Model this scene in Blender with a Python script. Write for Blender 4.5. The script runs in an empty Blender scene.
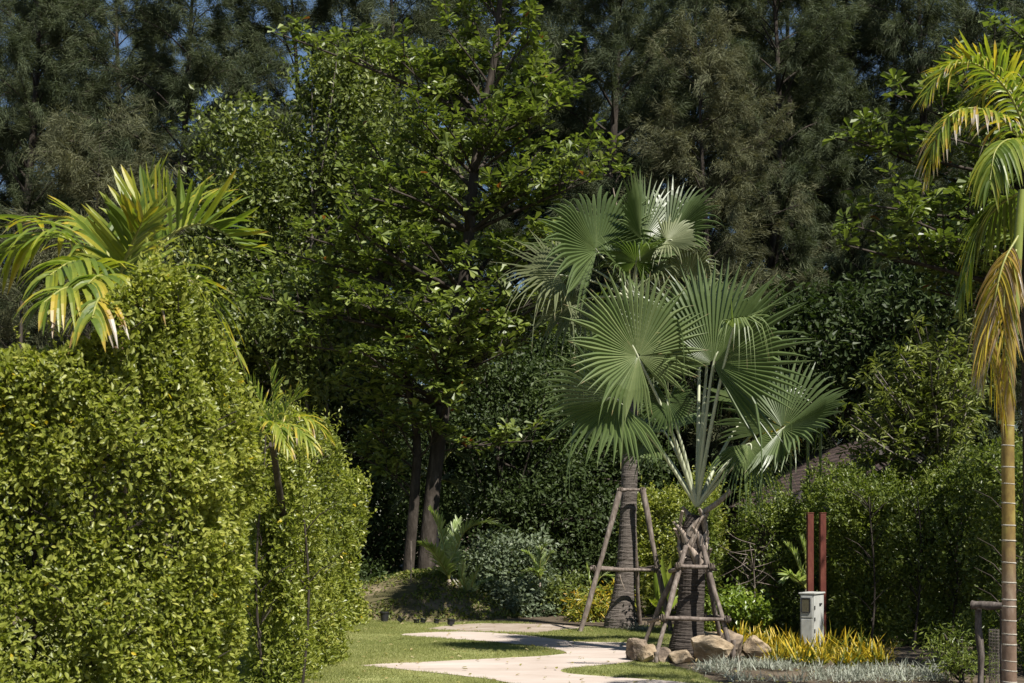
import bpy, bmesh, math
import numpy as np

D = bpy.data
scene = bpy.context.scene
COL = scene.collection
F, CX, HY, EYE = 1400.0, 512.0, 530.0, 1.6     # focal length (px), principal column, horizon row, eye height (m)
UP = np.array([0, 0, 1.0])


def W(px, py, Y):
    return np.array([(px - CX) * Y / F, Y, EYE - (py - HY) * Y / F])


def G(px, py, z=0.0):
    Y = F * EYE / (py - HY)
    return np.array([(px - CX) * Y / F, Y, z])


def nz(v):
    v = np.asarray(v, float)
    return v / (np.linalg.norm(v, axis=-1, keepdims=True) + 1e-9)


def fbm(p, f=1.0, seed=0, octaves=3):
    r = np.random.default_rng(seed + 991)
    out, amp, tot = np.zeros(len(p)), 1.0, 0.0
    for o in range(octaves):
        for k in range(4):
            d = nz(r.normal(size=3))
            out += amp * np.sin(p @ d * f * (2 ** o) * r.uniform(0.7, 1.4) + r.uniform(0, 6.28)) * 0.5
        tot += amp
        amp *= 0.55
    return out / tot


# ------------------------------------------------------------------ materials
def mat(name):
    m = D.materials.new(name)
    m.use_nodes = True
    nt = m.node_tree
    for n in list(nt.nodes):
        nt.nodes.remove(n)
    return m, nt, nt.nodes.new('ShaderNodeOutputMaterial')


def ramp(nt, stops, fac):
    cr = nt.nodes.new('ShaderNodeValToRGB')
    el = cr.color_ramp.elements
    while len(el) < len(stops):
        el.new(0.5)
    for e, (p, c) in zip(el, stops):
        e.position = p
        e.color = (*c, 1)
    nt.links.new(fac, cr.inputs[0])
    return cr.outputs[0]


def leaf_mat(name, stops, rough=0.42, trans=0.28, spec=0.45, tgain=(1.5, 1.6, 0.7)):
    m, nt, out = mat(name)
    at = nt.nodes.new('ShaderNodeAttribute')
    at.attribute_name = 'tint'
    c = ramp(nt, stops, at.outputs['Fac'])
    p = nt.nodes.new('ShaderNodeBsdfPrincipled')
    p.inputs['Roughness'].default_value = rough
    p.inputs['Specular IOR Level'].default_value = spec
    nt.links.new(c, p.inputs['Base Color'])
    t = nt.nodes.new('ShaderNodeBsdfTranslucent')
    g = nt.nodes.new('ShaderNodeMix')
    g.data_type = 'RGBA'
    g.blend_type = 'MULTIPLY'
    g.inputs[0].default_value = 1.0
    g.inputs[7].default_value = (*tgain, 1)
    nt.links.new(c, g.inputs[6])
    nt.links.new(g.outputs[2], t.inputs[0])
    mx = nt.nodes.new('ShaderNodeMixShader')
    mx.inputs[0].default_value = trans
    nt.links.new(p.outputs[0], mx.inputs[1])
    nt.links.new(t.outputs[0], mx.inputs[2])
    nt.links.new(mx.outputs[0], out.inputs[0])
    return m


def solid_mat(name, stops, scale=(8, 8, 8), rough=0.8, bump=0.3, spec=0.3, detail=6.0, dist=0.02, wave=None):
    """noise-coloured surface in object space; WAVE=(freq, amount) adds horizontal rings along z."""
    m, nt, out = mat(name)
    tc = nt.nodes.new('ShaderNodeTexCoord')
    mp = nt.nodes.new('ShaderNodeMapping')
    mp.inputs['Scale'].default_value = scale
    nt.links.new(tc.outputs['Object'], mp.inputs[0])
    no = nt.nodes.new('ShaderNodeTexNoise')
    no.inputs['Scale'].default_value = 1.0
    no.inputs['Detail'].default_value = detail
    no.inputs['Roughness'].default_value = 0.62
    nt.links.new(mp.outputs[0], no.inputs['Vector'])
    fac = no.outputs['Fac']
    if wave:
        wv = nt.nodes.new('ShaderNodeTexWave')
        wv.bands_direction = 'Z'
        wv.inputs['Scale'].default_value = wave[0]
        wv.inputs['Distortion'].default_value = 3.0
        wv.inputs['Detail'].default_value = 3.0
        nt.links.new(tc.outputs['Object'], wv.inputs['Vector'])
        mm = nt.nodes.new('ShaderNodeMix')
        mm.inputs[0].default_value = wave[1]
        nt.links.new(fac, mm.inputs[2])
        nt.links.new(wv.outputs['Fac'], mm.inputs[3])
        fac = mm.outputs[0]
    c = ramp(nt, stops, fac)
    p = nt.nodes.new('ShaderNodeBsdfPrincipled')
    p.inputs['Roughness'].default_value = rough
    p.inputs['Specular IOR Level'].default_value = spec
    nt.links.new(c, p.inputs['Base Color'])
    if bump:
        b = nt.nodes.new('ShaderNodeBump')
        b.inputs['Strength'].default_value = bump
        b.inputs['Distance'].default_value = dist
        nt.links.new(fac, b.inputs['Height'])
        nt.links.new(b.outputs[0], p.inputs['Normal'])
    nt.links.new(p.outputs[0], out.inputs[0])
    return m


M = {}
M['hedge'] = leaf_mat('hedge_leaf', [(0, (.064, .086, .012)), (.45, (.168, .194, .028)), (.85, (.305, .315, .066)), (.972, (.35, .34, .07)), (.985, (.50, .38, .03))], .40, .37, .42)
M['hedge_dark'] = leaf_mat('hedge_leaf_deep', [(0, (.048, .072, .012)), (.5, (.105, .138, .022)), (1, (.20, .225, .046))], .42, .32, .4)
M['terminalia'] = leaf_mat('broad_leaf', [(0, (.044, .066, .012)), (.5, (.112, .148, .028)), (.96, (.22, .255, .064)), (.985, (.28, .16, .03)), (1, (.20, .07, .02))], .42, .32, .4, (1.4, 1.5, .7))
M['fine'] = leaf_mat('fine_leaf', [(0, (.044, .062, .013)), (.5, (.098, .124, .026)), (1, (.19, .21, .056))], .44, .3, .35)
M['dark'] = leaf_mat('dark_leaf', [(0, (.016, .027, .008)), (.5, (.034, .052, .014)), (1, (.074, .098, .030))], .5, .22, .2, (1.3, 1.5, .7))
M['grey'] = leaf_mat('grey_leaf', [(0, (.050, .072, .034)), (.5, (.095, .122, .066)), (1, (.17, .20, .12))], .5, .22, .3)
M['needle'] = leaf_mat('needle', [(0, (.030, .042, .021)), (.5, (.058, .072, .035)), (1, (.102, .114, .056))], .65, .28, .15, (1.2, 1.25, .8))
M['needle_dry'] = leaf_mat('needle_dry', [(0, (.062, .069, .037)), (.5, (.100, .105, .054)), (1, (.145, .143, .076))], .65, .28, .15, (1.2, 1.15, .8))
M['fan'] = leaf_mat('fan_palm_leaf', [(0, (.040, .064, .018)), (.5, (.090, .126, .040)), (.8, (.175, .21, .085)), (1, (.27, .22, .11))], .38, .30, .45, (1.4, 1.6, .7))
M['fan_silver'] = leaf_mat('silver_fan_leaf', [(0, (.064, .080, .034)), (.5, (.120, .138, .064)), (.85, (.20, .215, .115)), (1, (.30, .27, .16))], .5, .22, .25)
M['feather'] = leaf_mat('feather_palm_leaf', [(0, (.050, .086, .011)), (.35, (.110, .155, .020)), (.6, (.235, .25, .03)), (.8, (.40, .30, .036)), (.92, (.25, .15, .055)), (1, (.36, .31, .25))], .42, .38, .4)
M['coconut'] = leaf_mat('young_palm_leaf', [(0, (.15, .21, .06)), (.5, (.26, .33, .12)), (1, (.42, .44, .27))], .4, .35, .4)
M['petiole'] = solid_mat('petiole', [(0, (.22, .25, .13)), (.5, (.36, .38, .25)), (1, (.50, .50, .38))], (30, 30, 6), .5, .1, .4)
M['rachis'] = solid_mat('rachis', [(.2, (.12, .15, .03)), (.8, (.30, .28, .07))], (20, 20, 20), .5, .1, .4)
M['palm_bark'] = solid_mat('palm_bark', [(.28, (.030, .024, .020)), (.48, (.095, .080, .069)), (.72, (.19, .165, .142))], (7, 7, 60), .9, .9, .15, 9, .03)
M['palm_bark_dark'] = solid_mat('palm_bark_dark', [(.28, (.018, .014, .012)), (.48, (.050, .041, .035)), (.75, (.115, .097, .082))], (7, 7, 60), .9, .9, .15, 9, .03)
M['leaf_base'] = solid_mat('leaf_base', [(.25, (.10, .075, .057)), (.5, (.25, .20, .16)), (.75, (.42, .37, .32))], (45, 45, 9), .85, .5, .2)
M['pole'] = solid_mat('bare_pole', [(.25, (.050, .038, .030)), (.5, (.135, .108, .090)), (.8, (.29, .25, .215))], (25, 25, 7), .85, .5, .2, 7)
M['bark'] = solid_mat('bark', [(.25, (.016, .013, .010)), (.5, (.042, .034, .027)), (.8, (.10, .084, .07))], (9, 9, 3), .9, .8, .15, 8, .04)
M['bark_grey'] = solid_mat('bark_grey', [(.25, (.05, .042, .035)), (.5, (.13, .112, .095)), (.8, (.26, .235, .21))], (9, 9, 3), .9, .6, .15, 8, .04)
M['bamboo'] = solid_mat('areca_stem', [(.25, (.17, .115, .022)), (.5, (.27, .19, .035)), (.8, (.36, .29, .07))], (10, 10, 3), .45, .1, .4)
M['areca_grey'] = solid_mat('areca_stem_grey', [(.25, (.13, .075, .04)), (.5, (.24, .15, .095)), (.8, (.36, .28, .22))], (14, 14, 3), .6, .2, .3)
M['ring'] = solid_mat('leaf_scar', [(.25, (.16, .14, .11)), (.5, (.30, .275, .225)), (.8, (.46, .43, .37))], (26, 26, 26), .8, .2, .2)
M['green_stem'] = solid_mat('green_stem', [(.2, (.09, .13, .02)), (.8, (.22, .24, .05))], (10, 10, 4), .4, .1, .4)
M['red_paint'] = solid_mat('red_post_paint', [(.25, (.050, .014, .010)), (.5, (.095, .024, .015)), (.7, (.13, .042, .026)), (.85, (.10, .06, .045))], (14, 14, 5), .7, .2, .25)
M['roof_tile'] = None
M['red_wood'] = solid_mat('red_brown_wood', [(.2, (.045, .016, .012)), (.8, (.10, .036, .026))], (4, 4, 14), .7, .2, .3)
M['fascia'] = solid_mat('fascia_board', [(.2, (.05, .042, .038)), (.8, (.10, .085, .077))], (10, 10, 10), .7, .2, .3)
M['wall_plaster'] = solid_mat('plaster', [(.2, (.05, .030, .022)), (.8, (.085, .052, .04))], (4, 4, 4), .9, .2, .2)
M['box_paint'] = solid_mat('grey_box_paint', [(.25, (.22, .215, .185)), (.42, (.35, .35, .32)), (.6, (.41, .41, .38)), (.8, (.45, .45, .42))], (5, 5, 3), .5, .08, .4)
M['dark_metal'] = solid_mat('dark_metal', [(.2, (.015, .015, .016)), (.8, (.035, .035, .037))], (20, 20, 20), .5, .1, .4)
M['meter_glass'] = solid_mat('window_glass', [(.2, (.06, .055, .035)), (.8, (.12, .11, .07))], (20, 20, 20), .12, 0, .6)
M['pot'] = solid_mat('black_plastic', [(.2, (.010, .010, .011)), (.8, (.024, .024, .026))], (20, 20, 20), .55, .1, .35)
M['rock'] = solid_mat('boulder', [(.25, (.09, .062, .040)), (.42, (.22, .165, .105)), (.58, (.36, .285, .195)), (.8, (.50, .43, .33))], (4, 4, 7), .95, 1.0, .15, 10, .06)
M['rock_grey'] = solid_mat('grey_boulder', [(.3, (.045, .036, .030)), (.45, (.13, .10, .075)), (.6, (.27, .21, .15)), (.8, (.40, .34, .26))], (4, 4, 8), .95, 1.0, .15, 10, .06)
M['silver'] = leaf_mat('silver_blade', [(0, (.11, .125, .085)), (.5, (.24, .255, .195)), (1, (.40, .405, .345))], .55, .2, .25, (1, 1, .9))
M['yellow'] = leaf_mat('yellow_blade', [(0, (.06, .09, .012)), (.3, (.17, .17, .016)), (.6, (.38, .28, .018)), (1, (.52, .37, .03))], .45, .3, .35, (1.3, 1.2, .6))
M['lime'] = leaf_mat('lime_leaf', [(0, (.075, .12, .012)), (.5, (.14, .20, .022)), (1, (.26, .30, .045))], .38, .32, .45)
M['croton'] = leaf_mat('croton_leaf', [(0, (.07, .10, .012)), (.45, (.16, .18, .02)), (.75, (.40, .30, .03)), (1, (.48, .24, .03))], .38, .28, .45)
M['cover'] = leaf_mat('creeping_leaf', [(0, (.052, .078, .012)), (.5, (.115, .145, .024)), (.85, (.20, .20, .05)), (1, (.30, .23, .12))], .5, .28, .3)
M['grass'] = leaf_mat('grass_blade', [(0, (.125, .145, .042)), (.5, (.215, .228, .078)), (.9, (.31, .305, .135)), (1, (.38, .33, .18))], .6, .32, .2)
M['lawn'] = solid_mat('lawn_turf', [(.3, (.15, .165, .06)), (.5, (.22, .235, .09)), (.7, (.29, .285, .125))], (2.2, 2.2, 2.2), .95, .5, .1, 10, .02)
M['soil'] = solid_mat('soil', [(.3, (.045, .034, .024)), (.5, (.085, .066, .046)), (.72, (.15, .12, .085))], (1.5, 1.5, 1.5), .95, .6, .1, 10, .05)
M['sand'] = solid_mat('pale_soil', [(.3, (.19, .145, .11)), (.5, (.27, .22, .175)), (.7, (.34, .29, .24))], (2.5, 2.5, 2.5), .95, .4, .1, 10, .03)
M['concrete'] = solid_mat('pinkish_concrete', [(.25, (.22, .17, .135)), (.40, (.345, .285, .24)), (.6, (.41, .35, .305)), (.8, (.47, .415, .37))], (.9, 1.9, .9), .9, .25, .25, 14, .01)
M['mound'] = solid_mat('mound_soil', [(.3, (.045, .050, .016)), (.5, (.095, .082, .042)), (.7, (.20, .155, .105))], (1.6, 1.6, 1.6), .95, .6, .1, 10, .05)


def tile_mat():
    m, nt, out = mat('roof_tile')
    tc = nt.nodes.new('ShaderNodeTexCoord')
    br = nt.nodes.new('ShaderNodeTexBrick')
    br.inputs['Scale'].default_value = 1.0
    br.inputs['Brick Width'].default_value = .26
    br.inputs['Row Height'].default_value = .20
    br.inputs['Mortar Size'].default_value = .03
    br.inputs['Color1'].default_value = (.052, .032, .027, 1)
    br.inputs['Color2'].default_value = (.115, .078, .066, 1)
    br.inputs['Mortar'].default_value = (.022, .015, .012, 1)
    nt.links.new(tc.outputs['UV'], br.inputs['Vector'])
    p = nt.nodes.new('ShaderNodeBsdfPrincipled')
    p.inputs['Roughness'].default_value = .6
    nt.links.new(br.outputs['Color'], p.inputs['Base Color'])
    b = nt.nodes.new('ShaderNodeBump')
    b.inputs['Strength'].default_value = .8
    b.inputs['Distance'].default_value = .03
    b.invert = True
    nt.links.new(br.outputs['Fac'], b.inputs['Height'])
    nt.links.new(b.outputs[0], p.inputs['Normal'])
    nt.links.new(p.outputs[0], out.inputs[0])
    return m


M['roof_tile'] = tile_mat()


def stem_mat():
    """palm stem that weathers from grey brown at the foot to golden green above"""
    m = solid_mat('ringed_stem', [(.25, (.065, .04, .024)), (.5, (.135, .088, .058)), (.78, (.24, .19, .15))], (9, 9, 5), .6, .2, .35)
    nt = m.node_tree
    p = next(n for n in nt.nodes if n.type == 'BSDF_PRINCIPLED')
    base = p.inputs['Base Color'].links[0].from_socket
    tc = next(n for n in nt.nodes if n.type == 'TEX_COORD')
    no = next(n for n in nt.nodes if n.type == 'TEX_NOISE')
    sp = nt.nodes.new('ShaderNodeSeparateXYZ')
    nt.links.new(tc.outputs['Object'], sp.inputs[0])
    ad = nt.nodes.new('ShaderNodeMath')
    ad.operation = 'MULTIPLY_ADD'
    ad.inputs[1].default_value = .55
    nt.links.new(no.outputs['Fac'], ad.inputs[0])
    nt.links.new(sp.outputs['Z'], ad.inputs[2])
    mr = nt.nodes.new('ShaderNodeMapRange')
    mr.interpolation_type = 'SMOOTHSTEP'
    mr.inputs['From Min'].default_value = 1.25
    mr.inputs['From Max'].default_value = 2.0
    nt.links.new(ad.outputs[0], mr.inputs['Value'])
    up = ramp(nt, [(.28, (.085, .05, .016)), (.48, (.17, .115, .026)), (.72, (.26, .215, .055))], no.outputs['Fac'])
    mx = nt.nodes.new('ShaderNodeMix')
    mx.data_type = 'RGBA'
    nt.links.new(mr.outputs[0], mx.inputs[0])
    nt.links.new(base, mx.inputs[6])
    nt.links.new(up, mx.inputs[7])
    nt.links.new(mx.outputs[2], p.inputs['Base Color'])
    return m


M['ringed_stem'] = stem_mat()


# ------------------------------------------------------------------ object helpers
def tag(o, label=None, cat=None, group=None, kind=None):
    for k, v in (('label', label), ('category', cat), ('group', group), ('kind', kind)):
        if v:
            o[k] = v
    return o


ORG = {}


def thing(name, loc, label, cat, group=None):
    o = D.objects.new(name, None)
    COL.objects.link(o)
    o.empty_display_size = .2
    o.location = [float(x) for x in loc]
    ORG[o.name] = np.asarray(loc, float)
    return tag(o, label, cat, group)


class Geo:
    def __init__(s):
        s.V, s.Fs, s.n = [], [], 0

    def add(s, v, f, tint=.5, uv=None):
        v = np.asarray(v, np.float32).reshape(-1, 3)
        f = np.asarray(f, np.int64)
        t = np.broadcast_to(np.asarray(tint, np.float32), (len(f),))
        s.V.append(v)
        s.Fs.append((f + s.n, t))
        s.n += len(v)

    def build(s, name, m, parent=None, loc=None, smooth=False):
        V = np.concatenate(s.V).astype(np.float64)
        if parent is not None:
            org = ORG[parent.name]
        else:
            org = np.asarray(loc if loc is not None else (0, 0, 0), float)
        V = V - org
        me = D.meshes.new(name)
        nl = sum(f.size for f, _ in s.Fs)
        nf = sum(len(f) for f, _ in s.Fs)
        me.vertices.add(len(V))
        me.loops.add(nl)
        me.polygons.add(nf)
        me.vertices.foreach_set('co', V.astype(np.float32).ravel())
        me.loops.foreach_set('vertex_index', np.concatenate([f.ravel() for f, _ in s.Fs]).astype(np.int32))
        cnt = np.concatenate([np.full(len(f), f.shape[1]) for f, _ in s.Fs])
        me.polygons.foreach_set('loop_start', (np.cumsum(cnt) - cnt).astype(np.int32))
        me.polygons.foreach_set('loop_total', cnt.astype(np.int32))
        a = me.attributes.new('tint', 'FLOAT', 'FACE')
        a.data.foreach_set('value', np.concatenate([t for _, t in s.Fs]).astype(np.float32))
        me.polygons.foreach_set('use_smooth', np.full(nf, smooth))
        me.update(calc_edges=True)
        me.validate()
        me.materials.append(m)
        o = D.objects.new(name, me)
        COL.objects.link(o)
        if parent is not None:
            o.parent = parent
        else:
            o.location = org
        ORG[o.name] = org
        return o


def tube(g, pts, rad, sides=8, tint=.5, cap=True):
    pts = np.asarray(pts, float)
    n = len(pts)
    rad = np.broadcast_to(np.asarray(rad, float), (n,))
    tan = nz(np.gradient(pts, axis=0))
    ref = np.array([1., 0, 0]) if abs(tan[0][0]) < .8 else np.array([0, 1., 0])
    A = nz(np.cross(tan, ref))
    B = np.cross(tan, A)
    th = np.linspace(0, 2 * np.pi, sides, endpoint=False)
    ring = pts[:, None] + rad[:, None, None] * (np.cos(th)[None, :, None] * A[:, None] + np.sin(th)[None, :, None] * B[:, None])
    v = ring.reshape(-1, 3)
    i = np.arange(n - 1)[:, None] * sides
    j = np.arange(sides)[None]
    jn = (j + 1) % sides
    f = np.stack([i + j, i + jn, i + sides + jn, i + sides + j], -1).reshape(-1, 4)
    g.add(v, f, tint)
    if cap:
        for k, idx in ((0, 0), (n - 1, (n - 1) * sides)):
            c = np.vstack([pts[k], ring[k]])
            q = np.arange(sides)
            tri = np.stack([np.zeros(sides, int), 1 + q, 1 + (q + 1) % sides], -1)
            g.add(c, tri, tint)


def spline(P, n=12):
    P = np.asarray(P, float)
    k = len(P)
    Q = np.vstack([2 * P[0] - P[1], P, 2 * P[-1] - P[-2]])
    out = []
    for i in range(k - 1):
        p0, p1, p2, p3 = Q[i:i + 4]
        t = np.linspace(0, 1, n, endpoint=False)[:, None]
        out.append(.5 * (2 * p1 + (p2 - p0) * t + (2 * p0 - 5 * p1 + 4 * p2 - p3) * t ** 2 + (3 * p1 - p0 - 3 * p2 + p3) * t ** 3))
    out.append(P[-1:])
    return np.vstack(out)


def box(g, c, s, rot=0.0, bev=.0):
    bm = bmesh.new()
    bmesh.ops.create_cube(bm, size=1)
    for v in bm.verts:
        v.co.x *= s[0]; v.co.y *= s[1]; v.co.z *= s[2]
    if bev:
        bmesh.ops.bevel(bm, geom=bm.edges[:], offset=bev, segments=2, affect='EDGES', profile=.5)
    bm.verts.index_update()
    v = np.array([x.co[:] for x in bm.verts])
    cr, sr = math.cos(rot), math.sin(rot)
    v = np.stack([v[:, 0] * cr - v[:, 1] * sr, v[:, 0] * sr + v[:, 1] * cr, v[:, 2]], -1) + np.asarray(c, float)
    for k in (3, 4, 5, 6):
        ff = [[x.index for x in f.verts] for f in bm.faces if len(f.verts) == k]
        if ff:
            g.add(np.zeros((0, 3)), np.array(ff), .5) if False else g.Fs.append((np.array(ff) + g.n, np.full(len(ff), .5, np.float32)))
    g.V.append(v.astype(np.float32))
    g.n += len(v)
    bm.free()


# leaf templates: length along +x, normal +z, unit length
T_RHOMB = (np.array([[0, 0, 0], [.5, .27, .07], [1, 0, -.04], [.5, -.27, .07]]), np.array([[0, 2, 1], [0, 3, 2]]))
T_OVAL = (np.array([[0, 0, 0], [.28, .22, .06], [.68, .22, .05], [1, 0, -.10], [.68, -.22, .05], [.28, -.22, .06], [.5, 0, 0]]),
          np.array([[0, 6, 2, 1], [6, 3, 2, 2], [0, 5, 4, 6], [6, 4, 3, 3]]))
T_OVAL = (T_OVAL[0][:6], np.array([[0, 3, 2, 1], [0, 5, 4, 3]]))
T_OBOV = (np.array([[0, 0, 0], [.45, .15, .05], [.80, .25, .03], [1, 0, -.12], [.80, -.25, .03], [.45, -.15, .05]]), np.array([[0, 3, 2, 1], [0, 5, 4, 3]]))
T_LANCE = (np.array([[0, 0, 0], [.35, .11, .03], [.7, .10, .01], [1, 0, -.12], [.7, -.10, .01], [.35, -.11, .03]]), np.array([[0, 3, 2, 1], [0, 5, 4, 3]]))


def scatter(g, tpl, pos, xdir, nrm, scale, tint):
    tv, tf = tpl
    N = len(pos)
    X = nz(xdir)
    Yv = nz(np.cross(nrm, X))
    Z = np.cross(X, Yv)
    R = np.stack([X, Yv, Z], 1)
    v = np.einsum('kd,nde->nke', tv, R) * np.broadcast_to(scale, (N,))[:, None, None] + pos[:, None]
    f = tf[None] + (np.arange(N) * len(tv))[:, None, None]
    g.add(v.reshape(-1, 3), f.reshape(-1, tf.shape[1]), np.repeat(np.broadcast_to(tint, (N,)), len(tf)))


def strips(g, base, d, L, Wd, droop, tint, side=None, k=5, prof='strap', fold=0.0, sag=None, rng=None, twist=0.0):
    """N arching blades. side: blade width direction; droop: sag of the tip in blade lengths."""
    base = np.asarray(base, float)
    N = len(base)
    d = nz(d)
    L = np.broadcast_to(np.asarray(L, float), (N,))
    Wd = np.broadcast_to(np.asarray(Wd, float), (N,))
    droop = np.broadcast_to(np.asarray(droop, float), (N,))
    if side is None:
        side = np.cross(d, UP)
        side = np.where(np.linalg.norm(side, axis=1, keepdims=True) < .05, np.array([1., 0, 0]), side)
    side = nz(side)
    s = np.linspace(0, 1, k)
    w = {'strap': np.interp(s, [0, .15, .6, .85, 1], [.55, 1, .9, .55, .03]),
         'lance': np.interp(s, [0, .3, .6, 1], [.25, 1, .85, .02]),
         'grass': np.interp(s, [0, .5, 1], [1, .7, .02])}[prof]
    c = base[:, None] + d[:, None] * (L[:, None] * (s - .22 * np.abs(droop)[:, None] * s ** 2))[:, :, None] \
        - UP * (droop[:, None] * L[:, None] * s ** 2)[:, :, None]
    off = side[:, None] * (Wd[:, None] * .5 * w)[:, :, None]
    if fold:
        tan = nz(np.gradient(c, axis=1))
        nn = nz(np.cross(side[:, None].repeat(k, 1), tan))
        nn = np.where(nn[..., 2:] < 0, -nn, nn)
        mid = c - nn * (Wd[:, None] * fold * w)[:, :, None]
        cols = np.stack([c - off, mid, c + off], 2)
    else:
        cols = np.stack([c - off, c + off], 2)
    m = cols.shape[2]
    v = cols.reshape(-1, 3)
    a = np.arange(k - 1)[:, None] * m + np.arange(m - 1)[None]
    f0 = np.stack([a, a + 1, a + m + 1, a + m], -1).reshape(-1, 4)
    f = f0[None] + (np.arange(N) * k * m)[:, None, None]
    tint = np.asarray(tint, float)
    if tint.ndim == 2:      # (N, k-1): tint changes along the blade
        tt = np.repeat(tint[:, :, None], m - 1, 2).reshape(-1)
    else:
        tt = np.repeat(np.broadcast_to(tint, (N,)), (k - 1) * (m - 1))
    g.add(v, f.reshape(-1, 4), tt)


# ------------------------------------------------------------------ sky, sun, camera
SUN = nz(np.array([.37, -.46, .81]))
world = D.worlds.new('World')
scene.world = world
world.use_nodes = True
nt = world.node_tree
bg = nt.nodes['Background']
sky = nt.nodes.new('ShaderNodeTexSky')
sky.sky_type = 'NISHITA'
sky.sun_disc = False
sky.sun_elevation = math.asin(SUN[2])
sky.sun_rotation = math.atan2(SUN[0], SUN[1])
sky.air_density = 1.0
sky.dust_density = .3
sky.ozone_density = 2.5
nt.links.new(sky.outputs[0], bg.inputs[0])
bg.inputs[1].default_value = .05
sl = D.lights.new('sun', 'SUN')
sl.energy = 5.0
sl.angle = math.radians(.53)
sl.color = (1, .955, .88)
so = D.objects.new('sun', sl)
COL.objects.link(so)
so.location = SUN * 60
from mathutils import Vector
so.rotation_euler = Vector(SUN).to_track_quat('Z', 'Y').to_euler()
cam = D.cameras.new('camera')
cam.sensor_width = 36
cam.lens = F / 1024 * 36
cam.shift_y = (HY - 341.5) / 1024
cam.clip_end = 3000
cam.dof.use_dof = True
cam.dof.focus_distance = 18.5
cam.dof.aperture_fstop = 5.6
co = D.objects.new('camera', cam)
COL.objects.link(co)
co.location = (0, 0, EYE)
co.rotation_euler = (math.radians(90), 0, 0)
scene.camera = co
scene.view_settings.view_transform = 'Standard'
scene.view_settings.look = 'None'
scene.view_settings.exposure = 1.0
scene.view_settings.gamma = 1
scene.render.engine = 'CYCLES'
scene.cycles.max_bounces = 6
scene.cycles.diffuse_bounces = 2
scene.cycles.glossy_bounces = 2
scene.cycles.transmission_bounces = 4
scene.cycles.caustics_reflective = False
scene.cycles.caustics_refractive = False


# ------------------------------------------------------------------ ground, lawn, path
def sheet(name, poly, z, m, kind='structure', edge=True):
    P = np.array([[p[0], p[1]] for p in poly])
    bm = bmesh.new()
    vs = [bm.verts.new((x, y, 0)) for x, y in P]
    f = bm.faces.new(vs)
    if f.calc_area() and f.normal.z < 0:
        f.normal_flip()
    bm.normal_update()
    if f.normal.z < 0:
        f.normal_flip()
    bmesh.ops.triangulate(bm, faces=[f])
    me = D.meshes.new(name)
    bm.to_mesh(me)
    bm.free()
    me.materials.append(m)
    o = D.objects.new(name, me)
    o.location = (0, 0, z)
    COL.objects.link(o)
    return tag(o, kind=kind)


def inside(p, poly):
    x, y = p[:, 0], p[:, 1]
    r = np.zeros(len(p), bool)
    P = np.asarray(poly)
    j = len(P) - 1
    for i in range(len(P)):
        xi, yi, xj, yj = P[i][0], P[i][1], P[j][0], P[j][1]
        if yi != yj:
            r ^= ((yi > y) != (yj > y)) & (x < (xj - xi) * (y - yi) / (yj - yi) + xi)
        j = i
    return r


def ground_poly(pts, n=6):
    return spline(np.array([G(*p)[:2] for p in pts]), n)


sheet('ground', [(-900, -60), (900, -60), (900, 1500), (-900, 1500)], 0, M['soil'])
LAWN = ground_poly([(-60, 860), (760, 860), (735, 700), (700, 676), (668, 662), (690, 646), (745, 640), (716, 628), (640, 626.5), (575, 627), (500, 622), (420, 623), (352, 618), (300, 614), (180, 613), (-60, 640), (-60, 860)], 5)
sheet('lawn', LAWN[:-1], .006, M['lawn'])
PATH = ground_poly([(404, 634.5), (440, 632.6), (480, 632.6), (526, 636), (576, 642), (629, 643.5), (655, 648), (650, 655), (633, 662), (600, 666), (563, 670), (570, 674.5), (620, 678.5), (690, 684), (850, 705), (1100, 790),
                    (660, 790), (560, 700), (505, 683), (460, 676.5), (423, 672.5), (385, 668.5), (361, 666.2), (400, 663.8), (440, 662), (500, 659), (545, 656.6), (566, 653.6), (552, 649.5), (520, 645.5), (480, 641.5), (440, 638.8), (404, 636), (404, 634.5)], 5)
path = sheet('path', PATH[:-1], .012, M['concrete'])
SAND = ground_poly([(425, 629.5), (450, 626), (480, 624), (540, 624.5), (580, 627.5), (560, 630.5), (530, 634), (500, 632.4), (455, 631.5), (425, 629.5)], 5)
sheet('bare_earth', SAND[:-1], .010, M['sand'])

# mound under the broad-leaved tree
rng = np.random.default_rng(5)
MC = np.array([-1.75, 26.8])
MRX, MRY, MH = 2.3, 2.3, .74


def mound_z(x, y):
    q = ((x - MC[0]) / MRX) ** 2 + ((y - MC[1]) / MRY) ** 2
    z = MH * np.clip(1 - q, 0, 1) ** 1.25
    p = np.stack([x, y, 0 * x], -1).reshape(-1, 3)
    return z + np.where(q < 1, 1, 0) * .05 * fbm(p, 3.0, 8).reshape(z.shape) * np.clip(1 - q, 0, 1)


gx, gy = np.meshgrid(np.linspace(-1.02, 1.02, 70), np.linspace(-1.02, 1.02, 70))
X, Y = MC[0] + gx * MRX, MC[1] + gy * MRY
Z = mound_z(X, Y) + np.where(gx ** 2 + gy ** 2 < 1, .003, -.05)
g = Geo()
i = np.arange(69)[:, None] * 70 + np.arange(69)[None]
g.add(np.stack([X, Y, Z], -1).reshape(-1, 3), np.stack([i, i + 1, i + 71, i + 70], -1).reshape(-1, 4))
tag(g.build('mound', M['mound'], loc=(MC[0], MC[1], 0), smooth=True), kind='structure')

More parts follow.
